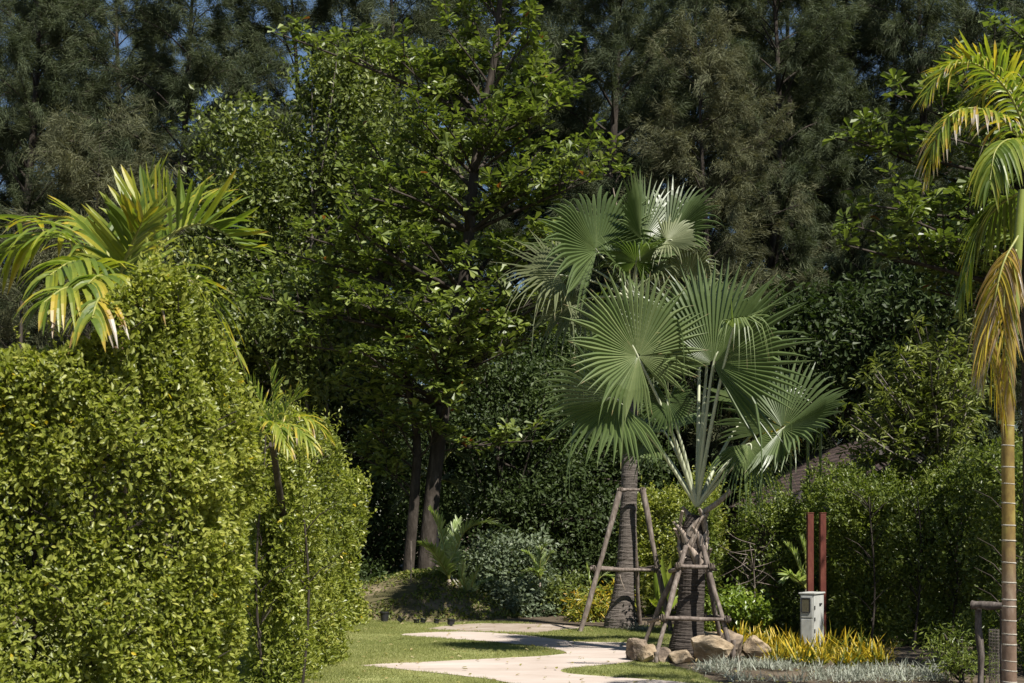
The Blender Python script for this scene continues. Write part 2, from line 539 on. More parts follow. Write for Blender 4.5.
# creeping cover on the mound
N = 16000
a, r = rng.uniform(0, 6.283, N), np.sqrt(rng.uniform(0, 1, N))
p = np.stack([MC[0] + MRX * r * np.cos(a), MC[1] + MRY * r * np.sin(a), np.zeros(N)], -1)
keep = fbm(p, 2.2, 3) + .55 * (1 - r) + .35 * (p[:, 0] > MC[0]) > rng.uniform(-.65, .45, N)
p = p[keep]
p[:, 2] = mound_z(p[:, 0], p[:, 1]) + rng.uniform(.0, .045, len(p))
n = nz(rng.normal(size=(len(p), 3)) * .5 + UP)
g = Geo()
scatter(g, T_OVAL, p, nz(rng.normal(size=(len(p), 3)) + UP * .4), n, rng.uniform(.04, .085, len(p)), np.clip(rng.normal(.55, .22, len(p)), 0, 1))
tag(g.build('ground_cover', M['cover'], loc=(MC[0], MC[1], 0)), 'low creeping plants covering the mound at the foot of the tree', 'ground cover', kind='stuff')

# lawn blades
N = 460000
p = np.stack([rng.uniform(-3.6, 3.2, N), rng.uniform(12.5, 25.5, N) ** 1.0, np.zeros(N)], -1)
jit = np.stack([.05 * fbm(p, 9, 70), .10 * fbm(p, 9, 71) + .06 * fbm(p, 31, 72), 0 * p[:, 0]], -1)
p = p[inside(p, LAWN) & ~inside(p + jit, PATH) & ~inside(p + jit, SAND)]
p[:, 2] = .004
d = nz(rng.normal(size=(len(p), 3)) * .45 + UP)
g = Geo()
t = np.clip(.50 + .26 * fbm(p, 1.3, 4) + .16 * fbm(p, 6.0, 14) + rng.normal(0, .16, len(p)), 0, 1)
sd = nz(np.cross(d, rng.normal(size=(len(p), 3))))
L = rng.uniform(.016, .042, len(p)) * (1 + .4 * fbm(p, 4.0, 15))
v = np.stack([p - sd * .0035, p + sd * .0035, p + d * L[:, None]], 1)
g.add(v.reshape(-1, 3), np.arange(len(p) * 3).reshape(-1, 3), t)
tag(g.build('grass', M['grass'], loc=(0, 18, 0)), 'short green grass of the lawn beside the winding path', 'grass', kind='stuff')

# fallen leaves on the grass
N = 1500
p = np.stack([rng.uniform(-3.4, 5.0, N), rng.uniform(13, 26, N), np.full(N, .03)], -1)
p = p[(inside(p, LAWN) & (rng.uniform(size=N) < .45)) | (p[:, 0] > 2)]
g = Geo()
scatter(g, T_OVAL, p, rng.normal(size=(len(p), 3)) * [1, 1, .2], nz(UP + .3 * rng.normal(size=(len(p), 3))), rng.uniform(.035, .075, len(p)), rng.uniform(.86, 1, len(p)))
tag(g.build('fallen_leaves', M['cover'], loc=(0, 18, 0)), 'scattered dry fallen leaves lying on the lawn, path and beds', 'fallen leaves', kind='stuff')


# ------------------------------------------------------------------ hedges
def hedge(name, label, cat, bx, leaf, dens, m, seed, top=None, tpl=T_OVAL, rough=.16, r=.35, stems=(), depth=.10, group=None, gaps=0.0, tmean=.45, skew=0.0):
    """bx = x0,x1,y0,y1,height. Leaves over all faces of a rounded, lumpy block, stems inside."""
    rg = np.random.default_rng(seed)
    x0, x1, y0, y1, h = bx
    lo, hi = np.array([x0, y0, -r]), np.array([x1, y1, h])
    areas = np.array([(x1 - x0) * h, (x1 - x0) * h, (y1 - y0) * h, (y1 - y0) * h, (x1 - x0) * (y1 - y0)])
    N = int(areas.sum() * dens)
    fc = rg.choice(5, N, p=areas / areas.sum())
    u = rg.uniform(0, 1, (N, 3))
    p = lo + u * (hi - lo)
    p[:, 2] = u[:, 2] * h
    p[fc == 0, 1] = y0; p[fc == 1, 1] = y1; p[fc == 2, 0] = x0; p[fc == 3, 0] = x1; p[fc == 4, 2] = h
    q = np.clip(p, lo + r, hi - r)
    dv = p - q
    n = nz(dv)
    p = q + n * r
    if top is not None:
        s = np.interp(p[:, 0], top[0], top[1]) / h
        p[:, 2] *= s
    dsp = rough * 1.15 * fbm(p * [1, 1, .42], 3.4, seed) + rough * .6 * fbm(p * [1, 1, .6], 9.0, seed + 1)
    dd = np.minimum(rg.exponential(depth, N), .5) + (fbm(p * [1, 1, .45], 5.5, seed + 7) < -.52) * .14
    p = p + n * (dsp - dd)[:, None]
    p[:, 2] = np.maximum(p[:, 2], .03)
    if gaps:
        k = (fbm(p, 3.2, seed + 5) > -gaps) | (rg.uniform(size=N) < .25)
        p, n, dd = p[k], n[k], dd[k]
        N = len(p)
    p[:, 1] += (p[:, 0] - x1) * skew
    n = nz(n + np.array([1., 0, 0]) * (skew * np.abs(n[:, 1]))[:, None])
    nn = nz(n * .62 + UP * .40 + rg.normal(size=(N, 3)) * .5)
    xd = nz(rg.normal(size=(N, 3)) * .8 + n * .45 + UP * .15)
    t = np.clip(tmean + .20 * fbm(p, 2.0, seed + 2) + rg.normal(0, .17, N), 0, .97)
    t = np.where(rg.uniform(size=N) < .004, 1.0, t)
    o = thing(name, ((x0 + x1) / 2, (y0 + y1) / 2, 0), label, cat, group)
    g = Geo()
    scatter(g, tpl, p, xd, nn, leaf * rg.uniform(.6, 1.25, N), t)
    # loose shoots that have grown past the clipped face
    hi_ = np.where((p[:, 2] > h * .45) & (dd < .05))[0]
    ks = rg.choice(hi_, min(len(hi_), int(26 * areas.sum() ** .5)), p=(p[hi_, 2] ** 3) / (p[hi_, 2] ** 3).sum())
    sl_ = rg.uniform(.10, .34, len(ks))
    sdir = nz(n[ks] * .45 + UP * .9 + rg.normal(0, .35, (len(ks), 3)))
    f_ = np.linspace(.1, 1, 9)
    sp = (p[ks][:, None] + sdir[:, None] * (sl_[:, None] * f_)[:, :, None]).reshape(-1, 3)
    sx_ = nz(rg.normal(size=(len(sp), 3)) + np.repeat(sdir, 9, 0) * .6)
    scatter(g, tpl, sp, sx_, nz(UP + rg.normal(0, .5, (len(sp), 3))), leaf * rg.uniform(.55, 1.05, len(sp)), np.clip(rg.normal(tmean + .22, .15, len(sp)), 0, .97))
    g.build('foliage', m, o)
    for sx, sy, sr in stems:
        g = Geo()
        zz = np.linspace(0, h * .93, 9)
        pt = np.stack([sx + .05 * np.sin(zz * 2 + sx * 9), sy + .04 * np.cos(zz * 1.7), zz], -1)
        tube(g, pt, np.linspace(sr, sr * .45, 9), 7)
        for b in range(16):
            z = rg.uniform(.3, h * .85)
            a = rg.uniform(0, 6.28)
            b0 = np.array([sx, sy, z])
            e = b0 + np.array([math.cos(a) * .35, math.sin(a) * .35, .28])
            tube(g, np.stack([b0, (b0 + e) / 2 + [0, 0, .05], e]), [.008, .006, .003], 4)
        g.build('stem', M['bark'], o, smooth=True)
    return o


top1 = (np.array([-4.2, -3.1, -2.62, -2.44, -2.32, -2.18, -2.02, -1.94, -1.87, -1.80, -1.72]), np.array([2.56, 2.58, 2.62, 2.82, 3.06, 3.17, 3.15, 3.02, 2.84, 2.62, 2.4]))
hedge('clipped_hedge', 'tall bright green leafy hedge with a humped top, nearest one, below the arching palm', 'hedge', (-4.0, -1.82, 8.4, 9.6, 3.2), .044, 7400, M['hedge'], 11, top1, rough=.17, skew=.62,
      stems=((-2.45, 8.2, .02), (-3.2, 7.9, .018), (-2.05, 8.6, .018), (-2.9, 8.4, .02)), depth=.085, gaps=.56, tmean=.5)
hedge('clipped_hedge', 'narrow upright hedge with a bare stem on its face, just beyond the nearest hedge', 'hedge', (-2.66, -2.13, 13.9, 17.6, 2.78), .056, 3000, M['hedge'], 12, rough=.18,
      r=.22, stems=((-2.14, 14.4, .016), (-2.5, 13.95, .016), (-2.4, 15.6, .02), (-2.3, 16.4, .016)), depth=.10, gaps=.65, tmean=.40)
hedge('clipped_hedge', 'rounded green hedge at the far end of the row, beside the lawn and mound', 'hedge', (-4.2, -2.50, 20.6, 24.4, 2.5), .085, 1100, M['hedge'], 13, rough=.20,
      stems=((-2.9, 21.2, .02), (-3.1, 23.0, .02)), depth=.12, gaps=.7, tmean=.42)
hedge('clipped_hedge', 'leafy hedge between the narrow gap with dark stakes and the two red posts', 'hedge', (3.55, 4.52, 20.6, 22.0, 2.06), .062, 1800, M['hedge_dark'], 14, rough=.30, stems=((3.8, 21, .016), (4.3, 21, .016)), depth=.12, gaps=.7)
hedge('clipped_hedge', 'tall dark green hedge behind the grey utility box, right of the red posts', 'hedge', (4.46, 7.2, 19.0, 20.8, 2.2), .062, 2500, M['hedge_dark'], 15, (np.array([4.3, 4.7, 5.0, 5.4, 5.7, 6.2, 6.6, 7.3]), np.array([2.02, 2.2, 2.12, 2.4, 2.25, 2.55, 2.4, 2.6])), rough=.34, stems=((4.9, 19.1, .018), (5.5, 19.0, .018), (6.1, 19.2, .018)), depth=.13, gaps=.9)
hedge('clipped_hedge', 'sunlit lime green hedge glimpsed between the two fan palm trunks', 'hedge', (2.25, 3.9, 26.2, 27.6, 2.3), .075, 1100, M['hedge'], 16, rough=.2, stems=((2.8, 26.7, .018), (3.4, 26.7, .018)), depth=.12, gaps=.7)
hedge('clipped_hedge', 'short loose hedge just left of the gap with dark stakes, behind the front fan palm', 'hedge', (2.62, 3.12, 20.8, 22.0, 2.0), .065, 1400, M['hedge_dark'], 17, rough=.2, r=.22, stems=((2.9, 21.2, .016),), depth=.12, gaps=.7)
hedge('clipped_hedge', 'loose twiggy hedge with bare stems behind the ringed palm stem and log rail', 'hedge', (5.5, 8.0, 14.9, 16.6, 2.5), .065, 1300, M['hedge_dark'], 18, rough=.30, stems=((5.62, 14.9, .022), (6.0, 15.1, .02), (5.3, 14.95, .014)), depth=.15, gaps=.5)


# ------------------------------------------------------------------ generic broadleaf plants
def crown_leaves(g, ell, nclump, nleaf, leaf, seed, tpl=T_RHOMB, flat=.6, csize=.32, tmean=.5, shell=.55, up=.55):
    rg = np.random.default_rng(seed)
    vol = np.array([e[3] * e[4] * e[5] for e in ell]) ** .75
    allc = []
    for e, w in zip(ell, vol / vol.sum()):
        nc = max(3, int(nclump * w))
        dr = nz(rg.normal(size=(nc, 3)))
        rr = rg.uniform(shell, 1.0, (nc, 1)) ** .7 * (1 + .16 * fbm(dr * 3, 1.3, seed)[:, None])
        c = np.array(e[:3]) + dr * rr * np.array(e[3:6])
        c[:, 2] = np.maximum(c[:, 2], .1)
        allc.append((c, dr))
    C = np.vstack([a for a, _ in allc])
    Dr = np.vstack([b for _, b in allc])
    k = rg.integers(0, len(C), nleaf)
    off = rg.normal(size=(nleaf, 3)) * np.array([1, 1, flat]) * csize * rg.uniform(.6, 1.3, (len(C), 1))[k]
    p = C[k] + off
    p[:, 2] = np.maximum(p[:, 2], .04)
    n = nz(UP * up + Dr[k] * .4 + nz(off) * .25 + rg.normal(size=(nleaf, 3)) * .45)
    xd = nz(nz(off) * .7 + rg.normal(size=(nleaf, 3)) * .7 - UP * .1)
    ct = rg.normal(0, .12, len(C))
    t = np.clip(tmean + ct[k] + rg.normal(0, .15, nleaf), 0, .975)
    scatter(g, tpl, p, xd, n, leaf * rg.uniform(.6, 1.3, nleaf), t)
    return C


def limbs(g, base, C, seed, r0=.15, n=26, fork=.35, rmin=.012):
    rg = np.random.default_rng(seed)
    top = C[np.argmax(C[:, 2])]
    mid = np.array([C[:, 0].mean(), C[:, 1].mean(), (C[:, 2].max() * .6)])
    tr = spline([base, base * .6 + mid * .4 + np.array([.1, 0, 0]) * r0 * 5, mid, mid * .35 + top * .65], 6)
    rad = np.linspace(r0, r0 * .25, len(tr))
    rad[0] *= 1.35
    tube(g, tr, rad, 9)
    for c in C[rg.choice(len(C), min(n, len(C)), replace=False)]:
        tt = np.clip(fork + rg.uniform(0, .55), 0, .95)
        i = int(tt * (len(tr) - 1))
        i = min(i, max(1, int(np.searchsorted(tr[:, 2], max(c[2] - .15, tr[1, 2])))) if c[2] < tr[i, 2] else i)
        i = min(i, len(tr) - 1)
        s = tr[i]
        m1 = s * .55 + c * .45 + np.array([0, 0, -.08]) * np.linalg.norm(c - s)
        pts = spline([s, m1, c], 4)
        tube(g, pts, np.linspace(max(rad[i] * .5, rmin), rmin, len(pts)), 5, cap=False)


def bush(name, label, cat, ell, leaf, nleaf, nclump, m, seed, tpl=T_RHOMB, csize=.22, r0=.03, n=14, group=None, flat=.7, tmean=.5, stem='stem', crown='foliage', bark='bark', shell=.5, trunk_at=None):
    e0 = np.array(ell[0])
    base = np.array([e0[0], e0[1], 0]) if trunk_at is None else np.array([*trunk_at, 0.])
    o = thing(name, base, label, cat, group)
    g = Geo()
    C = crown_leaves(g, ell, nclump, nleaf, leaf, seed, tpl, flat, csize, tmean, shell)
    g.build(crown, m, o)
    g = Geo()
    limbs(g, base, C, seed, r0, n)
    g.build(stem, M[bark], o, smooth=True)
    return o


def E(px, py, Y, rx, rz, ry=None):
    """crown lobe from its place in the photo (px, py), distance and half sizes in metres"""
    c = W(px, py, Y)
    return (c[0], c[1], c[2], rx, ry or rx, rz)


# fine-leaved tree behind the hedges at left
bush('leafy_tree', 'light green fine leaved tree between the hedge palm and the big leaved tree', 'tree',
     [E(330, 230, 32, 2.3, 2.6, 1.6), E(350, 120, 32, 1.2, 1.9), E(245, 150, 31.5, 1.0, 1.3), E(225, 240, 31, 1.2, 2.0), E(300, 330, 31, 2.2, 2.0), E(390, 170, 33, 1.5, 1.6), E(320, 80, 32.5, .7, 1.0)],
     .145, 42000, 330, M['fine'], 31, csize=.33, r0=.16, n=60, stem='trunk', crown='crown', trunk_at=(-4.2, 32), shell=.35, bark='bark_grey')
# dark trees of the middle distance
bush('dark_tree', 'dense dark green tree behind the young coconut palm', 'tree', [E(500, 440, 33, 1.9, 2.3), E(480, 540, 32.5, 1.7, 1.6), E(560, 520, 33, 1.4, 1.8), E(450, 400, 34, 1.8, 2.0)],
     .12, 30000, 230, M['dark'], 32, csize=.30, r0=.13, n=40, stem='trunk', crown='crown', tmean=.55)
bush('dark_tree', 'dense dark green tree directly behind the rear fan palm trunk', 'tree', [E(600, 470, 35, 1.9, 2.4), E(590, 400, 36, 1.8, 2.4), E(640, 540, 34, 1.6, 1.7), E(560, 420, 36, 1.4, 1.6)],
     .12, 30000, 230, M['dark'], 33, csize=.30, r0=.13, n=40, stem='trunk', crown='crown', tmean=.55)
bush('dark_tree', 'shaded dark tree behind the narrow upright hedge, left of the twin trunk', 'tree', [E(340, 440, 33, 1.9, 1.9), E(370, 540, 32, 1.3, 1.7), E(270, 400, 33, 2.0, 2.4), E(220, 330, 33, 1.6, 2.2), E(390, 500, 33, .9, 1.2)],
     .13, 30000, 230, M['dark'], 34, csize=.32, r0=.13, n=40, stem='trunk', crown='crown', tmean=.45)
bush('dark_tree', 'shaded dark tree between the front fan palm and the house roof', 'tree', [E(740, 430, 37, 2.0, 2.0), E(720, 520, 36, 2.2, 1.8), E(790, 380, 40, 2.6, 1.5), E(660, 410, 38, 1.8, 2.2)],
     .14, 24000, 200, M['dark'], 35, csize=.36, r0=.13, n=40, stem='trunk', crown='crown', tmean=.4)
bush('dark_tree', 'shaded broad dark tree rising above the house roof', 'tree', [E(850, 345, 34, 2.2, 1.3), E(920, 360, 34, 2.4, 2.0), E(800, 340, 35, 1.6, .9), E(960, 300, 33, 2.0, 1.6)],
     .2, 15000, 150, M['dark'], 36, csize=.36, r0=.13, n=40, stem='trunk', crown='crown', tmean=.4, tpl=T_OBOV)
# understory at the back
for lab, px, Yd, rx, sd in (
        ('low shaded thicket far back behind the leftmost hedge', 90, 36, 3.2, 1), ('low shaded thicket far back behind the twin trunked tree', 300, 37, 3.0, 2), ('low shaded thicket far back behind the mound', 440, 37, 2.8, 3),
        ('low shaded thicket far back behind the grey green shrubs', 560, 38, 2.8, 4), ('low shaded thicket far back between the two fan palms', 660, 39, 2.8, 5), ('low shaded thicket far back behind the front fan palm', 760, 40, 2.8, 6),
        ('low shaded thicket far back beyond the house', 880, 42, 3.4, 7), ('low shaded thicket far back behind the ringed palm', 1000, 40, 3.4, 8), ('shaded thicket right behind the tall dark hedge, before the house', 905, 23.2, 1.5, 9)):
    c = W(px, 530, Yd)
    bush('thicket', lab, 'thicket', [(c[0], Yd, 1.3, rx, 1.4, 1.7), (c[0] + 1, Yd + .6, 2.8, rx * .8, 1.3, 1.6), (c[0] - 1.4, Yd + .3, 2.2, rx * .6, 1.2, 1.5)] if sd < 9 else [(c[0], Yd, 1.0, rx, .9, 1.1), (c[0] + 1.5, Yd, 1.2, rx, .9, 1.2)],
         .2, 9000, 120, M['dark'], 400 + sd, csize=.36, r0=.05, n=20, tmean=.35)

# unseen tree added just outside the frame so its crown shades the right-hand hedge
bush('leafy_tree', 'unseen leafy tree beyond the right edge, added to shade the dark hedge', 'tree', [(8.9, 15.6, 6.6, 2.3, 2.0, 1.5), (9.8, 14.6, 7.6, 2.0, 2.0, 1.6), (7.9, 16.6, 5.6, 1.3, 1.3, .9)],
       .16, 3600, 70, M['fine'], 37, csize=.30, r0=.14, n=40, stem='trunk', crown='crown', trunk_at=(9.6, 15.2))

# grey-green shrubs in the middle
bush('shrub', 'grey green shrub in front of the dark trees, right of the young coconut palm', 'shrub', [E(510, 552, 28.6, .75, .42), E(490, 570, 28.4, .5, .4), E(530, 578, 28.4, .55, .42)], .10, 5200, 60, M['grey'], 41, csize=.16)
bush('shrub', 'low grey green shrub at the edge of the bare earth', 'shrub', [E(505, 600, 26.2, .68, .36), E(478, 606, 26.0, .4, .3), E(535, 603, 26.1, .42, .32)], .085, 5200, 60, M['grey'], 42, csize=.13)
bush('shrub', 'small mid green shrub left of the crotons at the path bend', 'shrub', [E(558, 602, 26.4, .45, .42), E(575, 590, 26.8, .35, .4)], .09, 2600, 34, M['fine'], 43, csize=.13)
bush('croton', 'yellow and green croton bush left of the rear fan palm trunk', 'shrub', [E(598, 610, 24.8, .42, .38), E(588, 618, 24.6, .3, .25), E(612, 602, 25, .3, .3)], .12, 2100, 40, M['croton'], 44, tpl=T_LANCE, csize=.12)
bush('shrub', 'small shaded shrub at the left foot of the mound', 'shrub', [E(372, 598, 26.4, .42, .48), E(355, 585, 27, .45, .6)], .09, 2800, 34, M['dark'], 45, csize=.14, tmean=.6)
bush('shrub', 'bright lime shrub behind the stones, between front palm and yellow clumps', 'shrub', [E(737, 606, 19.9, .32, .26), E(752, 612, 19.8, .28, .2)], .07, 2100, 30, M['lime'], 46, csize=.09)
bush('shrub', 'straggly green shrub at the foot of the log rail', 'shrub', [E(962, 655, 14.6, .22, .2), E(985, 662, 14.4, .2, .16), E(945, 650, 14.9, .2, .3)], .07, 1100, 22, M['hedge_dark'], 47, csize=.09, tpl=T_LANCE)


# big-leaved rosette trees
def rosette_leaves(g, C, ax, n, leaf, rg, tpl, tmean=.5, lift=.35, tsd=.16):
    N = len(C)
    a = rg.uniform(0, 6.283, (N, 1)) + np.arange(n)[None] * 6.283 / n + rg.normal(0, .2, (N, n))
    ax = nz(ax)
    A = nz(np.cross(ax, np.array([.3, .9, .2])))
    B = np.cross(ax, A)
    rad = np.cos(a)[..., None] * A[:, None] + np.sin(a)[..., None] * B[:, None]
    xd = nz(rad + ax[:, None] * (lift + rg.normal(0, .28, (N, n, 1))) - UP * .12)
    nn = nz(ax[:, None] - rad * .3 + rg.normal(0, .18, (N, n, 3)))
    p = C[:, None] + xd * .02 + rg.normal(0, .02, (N, n, 3))
    t = np.clip(tmean + rg.normal(0, .10, (N, 1)) + rg.normal(0, tsd, (N, n)), 0, .96)
    t = np.where(rg.uniform(size=(N, n)) < .004, 1.0, t)
    scatter(g, tpl, p.reshape(-1, 3), xd.reshape(-1, 3), nn.reshape(-1, 3), (leaf * rg.uniform(.65, 1.2, (N, n))).ravel(), t.ravel())


def spread_branch(gw, start, end, r0, rg, roses, dens=1.0, wid=1.1, sagv=.25):
    """layered horizontal branch with alternate side twigs; rosette places are appended to ROSES."""
    L = np.linalg.norm(end - start)
    m1 = start * .55 + end * .45 + np.array([rg.normal(0, .06) * L, rg.normal(0, .06) * L, sagv * .3 * L * .3])
    pts = spline([start, m1, end], 8)
    tube(gw, pts, np.linspace(r0, .012, len(pts)), 6, cap=False)
    tan = nz(end - start)
    side = nz(np.cross(tan, UP))
    ns = int(L * 4.3 * dens) + 2
    for k in range(ns):
        t = rg.uniform(.22, 1.0)
        b = pts[int(t * (len(pts) - 1))]
        s = rg.choice([-1, 1])
        ln = rg.uniform(.35, 1.0) * wid * (1.05 - .55 * t)
        e = b + (side * s * rg.uniform(.5, 1) + tan * rg.uniform(.2, .8)) * ln + UP * rg.uniform(-.15, .60)
        q = spline([b, (b + e) / 2 + UP * .03, e], 3)
        tube(gw, q, np.linspace(.012, .005, len(q)), 4, cap=False)
        for f in (.55, .8, 1.0):
            roses.append(b + (e - b) * f + UP * .03 + rg.normal(0, .04, 3))
    roses.append(pts[-1])


rg = np.random.default_rng(77)
BY = 27.4
root = thing('broadleaf_tree', (-1.8, BY, 0), 'tall twin trunked tree with layered big rosette leaves, growing on the mound', 'tree')
gt, gc = Geo(), Geo()
lead_px = [(424, 606), (428, 540), (440, 430), (465, 270), (474, 175), (484, 110), (494, 60), (500, 0), (505, -70), (508, -130)]
lead = spline([W(x, y, BY) for x, y in lead_px], 6)
lr = np.interp(np.linspace(0, 1, len(lead)), [0, .08, .25, .4, .6, 1], [.23, .17, .135, .10, .075, .02])
tube(gt, lead, lr, 12)
sec = spline([W(406, 608, BY + .1), W(409, 560, BY), W(415, 490, BY - .1), W(416, 430, BY - .2), W(400, 350, BY - .1), W(380, 270, BY + .2)], 6)
tube(gt, sec, np.linspace(.135, .045, len(sec)), 10)
roses = []


def from_lead(px, py, dY, sy=None, r0=None, dens=1.0, wid=1.1, src=None):
    end = W(px, py, BY + dY)
    L = lead if src is None else src
    z = EYE - ((sy + 22 if sy is not None else py + 50) - HY) * BY / F
    i = int(np.argmin(abs(L[:, 2] - z)))
    st = L[i]
    spread_branch(gt, st, end, r0 or max(.02, lr[min(i, len(lr) - 1)] * .45), rg, roses, dens, wid)


for args in [(440, 118, -1.3, 150, .03, .9, .8), (500, 128, -1.5, 150, .03, .9, .8), (530, 168, -1.6, 200), (430, 180, -1.6, 210), (425, 240, -1.9, 270), (505, 290, -1.9, 322), (460, 318, -2.1, 345), (505, 352, -1.5, 372), (455, 392, -1.3, 402), (400, 60, -.5, 110, .03, .7, .8), (275, 32, -.4, 95, .05, .75, .8), (330, 42, .6, 100, .04, .6, .7), (585, 82, -.3, 110), (575, 60, .5, 95), (560, 105, -1.2, 130), (530, 40, -.4, 75), (440, 20, -.4, 60, .03, .6), (455, 45, .5, 80, .03, .6),
             (530, 5, .2, 40, .03, .7), (470, 8, .4, 40, .03, .6), (520, -30, 0, 10), (480, -50, 0, 0), (545, -60, 0, -20), (450, -40, .6, 0),
             (420, 118, -.8, 150), (405, 140, .6, 165), (545, 125, -.9, 150),
             (620, 172, -.2, 205), (600, 160, .8, 195), (590, 180, -1.2, 210), (380, 185, -1.0, 215), (340, 190, .3, 215), 
             (275, 250, -.3, 285), (300, 235, -1.0, 270), (350, 225, -1.6, 262), (330, 262, .8, 290), (545, 235, -1.4, 275), (570, 225, -.2, 262), 
             (250, 295, -.4, 330), (290, 310, -1.2, 340), (350, 300, -1.9, 330), (410, 310, -2.3, 335), (540, 300, -1.2, 330), (565, 285, .2, 315),
             (300, 345, -.8, 365), (360, 350, -1.6, 370), (430, 345, -2.0, 370), (520, 335, -.4, 360), (340, 385, .2, 395), (400, 385, -1.3, 395), (545, 440, -.6, 425, .02, .8)]:
    from_lead(*args)
for k in range(15):      # far side of the crown
    py = rg.uniform(60, 360)
    from_lead(470 + rg.uniform(-1, 1) * np.interp(py, [0, 200, 360], [60, 150, 170]), py, rg.uniform(.8, 2.6), None, None, .8)
for px, py, dY in ((370, 430, -.8), (395, 420, -1.0), (360, 400, .4), (385, 470, -.4), (345, 450, .2), (430, 420, -1.2)):
    from_lead(px, py, dY, py + 15, .02, .9, .8, sec)
roses = np.array(roses)
ax = nz(UP + rg.normal(0, .33, (len(roses), 3)))
rosette_leaves(gc, roses, ax, 7, .20, rg, T_OBOV, tsd=.2)
gt.build('trunk', M['bark'], root, smooth=True)
gc.build('crown', M['terminalia'], root)

# same kind of tree leaning in from the right
root = thing('broadleaf_tree', (8.9, 21.5, 0), 'big leaved tree reaching in from the right edge behind the yellowing palm', 'tree')
gt, gc = Geo(), Geo()
lead = spline([(9.1, 21.5, 0), (9.0, 21.5, 2.5), (8.9, 21.5, 5), (8.8, 21.6, 7.5), (8.7, 21.6, 10.5)], 7)
lr = np.linspace(.22, .03, len(lead))
tube(gt, lead, lr, 10)
roses = []
BYs = BY
BY = 21.5
for args in [(895, 95, -.3, 150), (860, 140, .2, 190), (835, 138, .5, 180), (920, 130, -1, 175), (940, 100, .6, 140), (960, 85, -.8, 130), (870, 205, -.4, 250), (850, 225, .4, 265), (900, 215, -1.3, 255), (930, 235, -1.6, 270), (845, 245, -.2, 280), (960, 210, -1.5, 250),
             (890, 260, .4, 290), (960, 160, .8, 200), (985, 60, -.5, 100), (1000, 20, 0, 60), (980, 260, -1.2, 300), (990, 190, -1.6, 240), (1060, 100, -1, 150), (1100, 180, -1, 220), (1090, 30, .5, 60), (1120, 250, -.8, 290), (930, 290, .6, 310)]:
    from_lead(*args, *( (None, .8, .8) if len(args) == 4 else ()))
for k in range(26):
    from_lead(1080 + rg.uniform(-120, 160), rg.uniform(-40, 300), rg.uniform(-1.5, 2), None, None, .8, .9)
BY = BYs
roses = np.array(roses)
rosette_leaves(gc, roses, nz(UP + rg.normal(0, .33, (len(roses), 3))), 7, .19, rg, T_OBOV, tmean=.4)
gt.build('trunk', M['bark'], root, smooth=True)
gc.build('crown', M['terminalia'], root)

# cluster-leaved small tree above the dark hedge at right
rg = np.random.default_rng(81)
cY = 21.0
root = thing('small_tree', (6.6, cY, 0), 'small branching tree with clustered narrow leaves above the dark hedge', 'tree')
gt, gc = Geo(), Geo()
st = spline([(6.7, cY, 0), (6.6, cY, 1.2), (6.45, cY - .1, 2.2), (6.35, cY, 3.2), (6.4, cY, 4.4)], 6)
tube(gt, st, np.linspace(.09, .025, len(st)), 8)
tips = []
for k in range(120):
    px = rg.uniform(842, 985)
    lim = np.interp(px, [840, 860, 880, 900, 930, 960, 985], [385, 360, 345, 320, 295, 300, 320])
    py = lim + abs(rg.normal(0, 1)) * 75 + rg.uniform(0, 25)
    e = W(px, min(py, 500), cY + rg.uniform(-1.0, 1.0))
    i = int(np.clip(np.searchsorted(st[:, 2], e[2] - rg.uniform(.5, 1.0)), 3, len(st) - 1))
    q = spline([st[i], (st[i] + e) / 2 + [0, 0, -.12], e], 5)
    tube(gt, q, np.linspace(.024, .007, len(q)), 5, cap=False)
    for f in np.linspace(.45, 1, 7):
        b = q[int(f * (len(q) - 1))]
        tips.append(b + rg.normal(0, .14, 3) * (1.2 - f * .4))
tips = np.array(tips)
rosette_leaves(gc, tips, nz(UP + rg.normal(0, .5, (len(tips), 3))), 10, .155, rg, T_LANCE, tmean=.74, lift=.1)
gt.build('trunk', M['bark_grey'], root, smooth=True)
gc.build('crown', M['fine'], root)


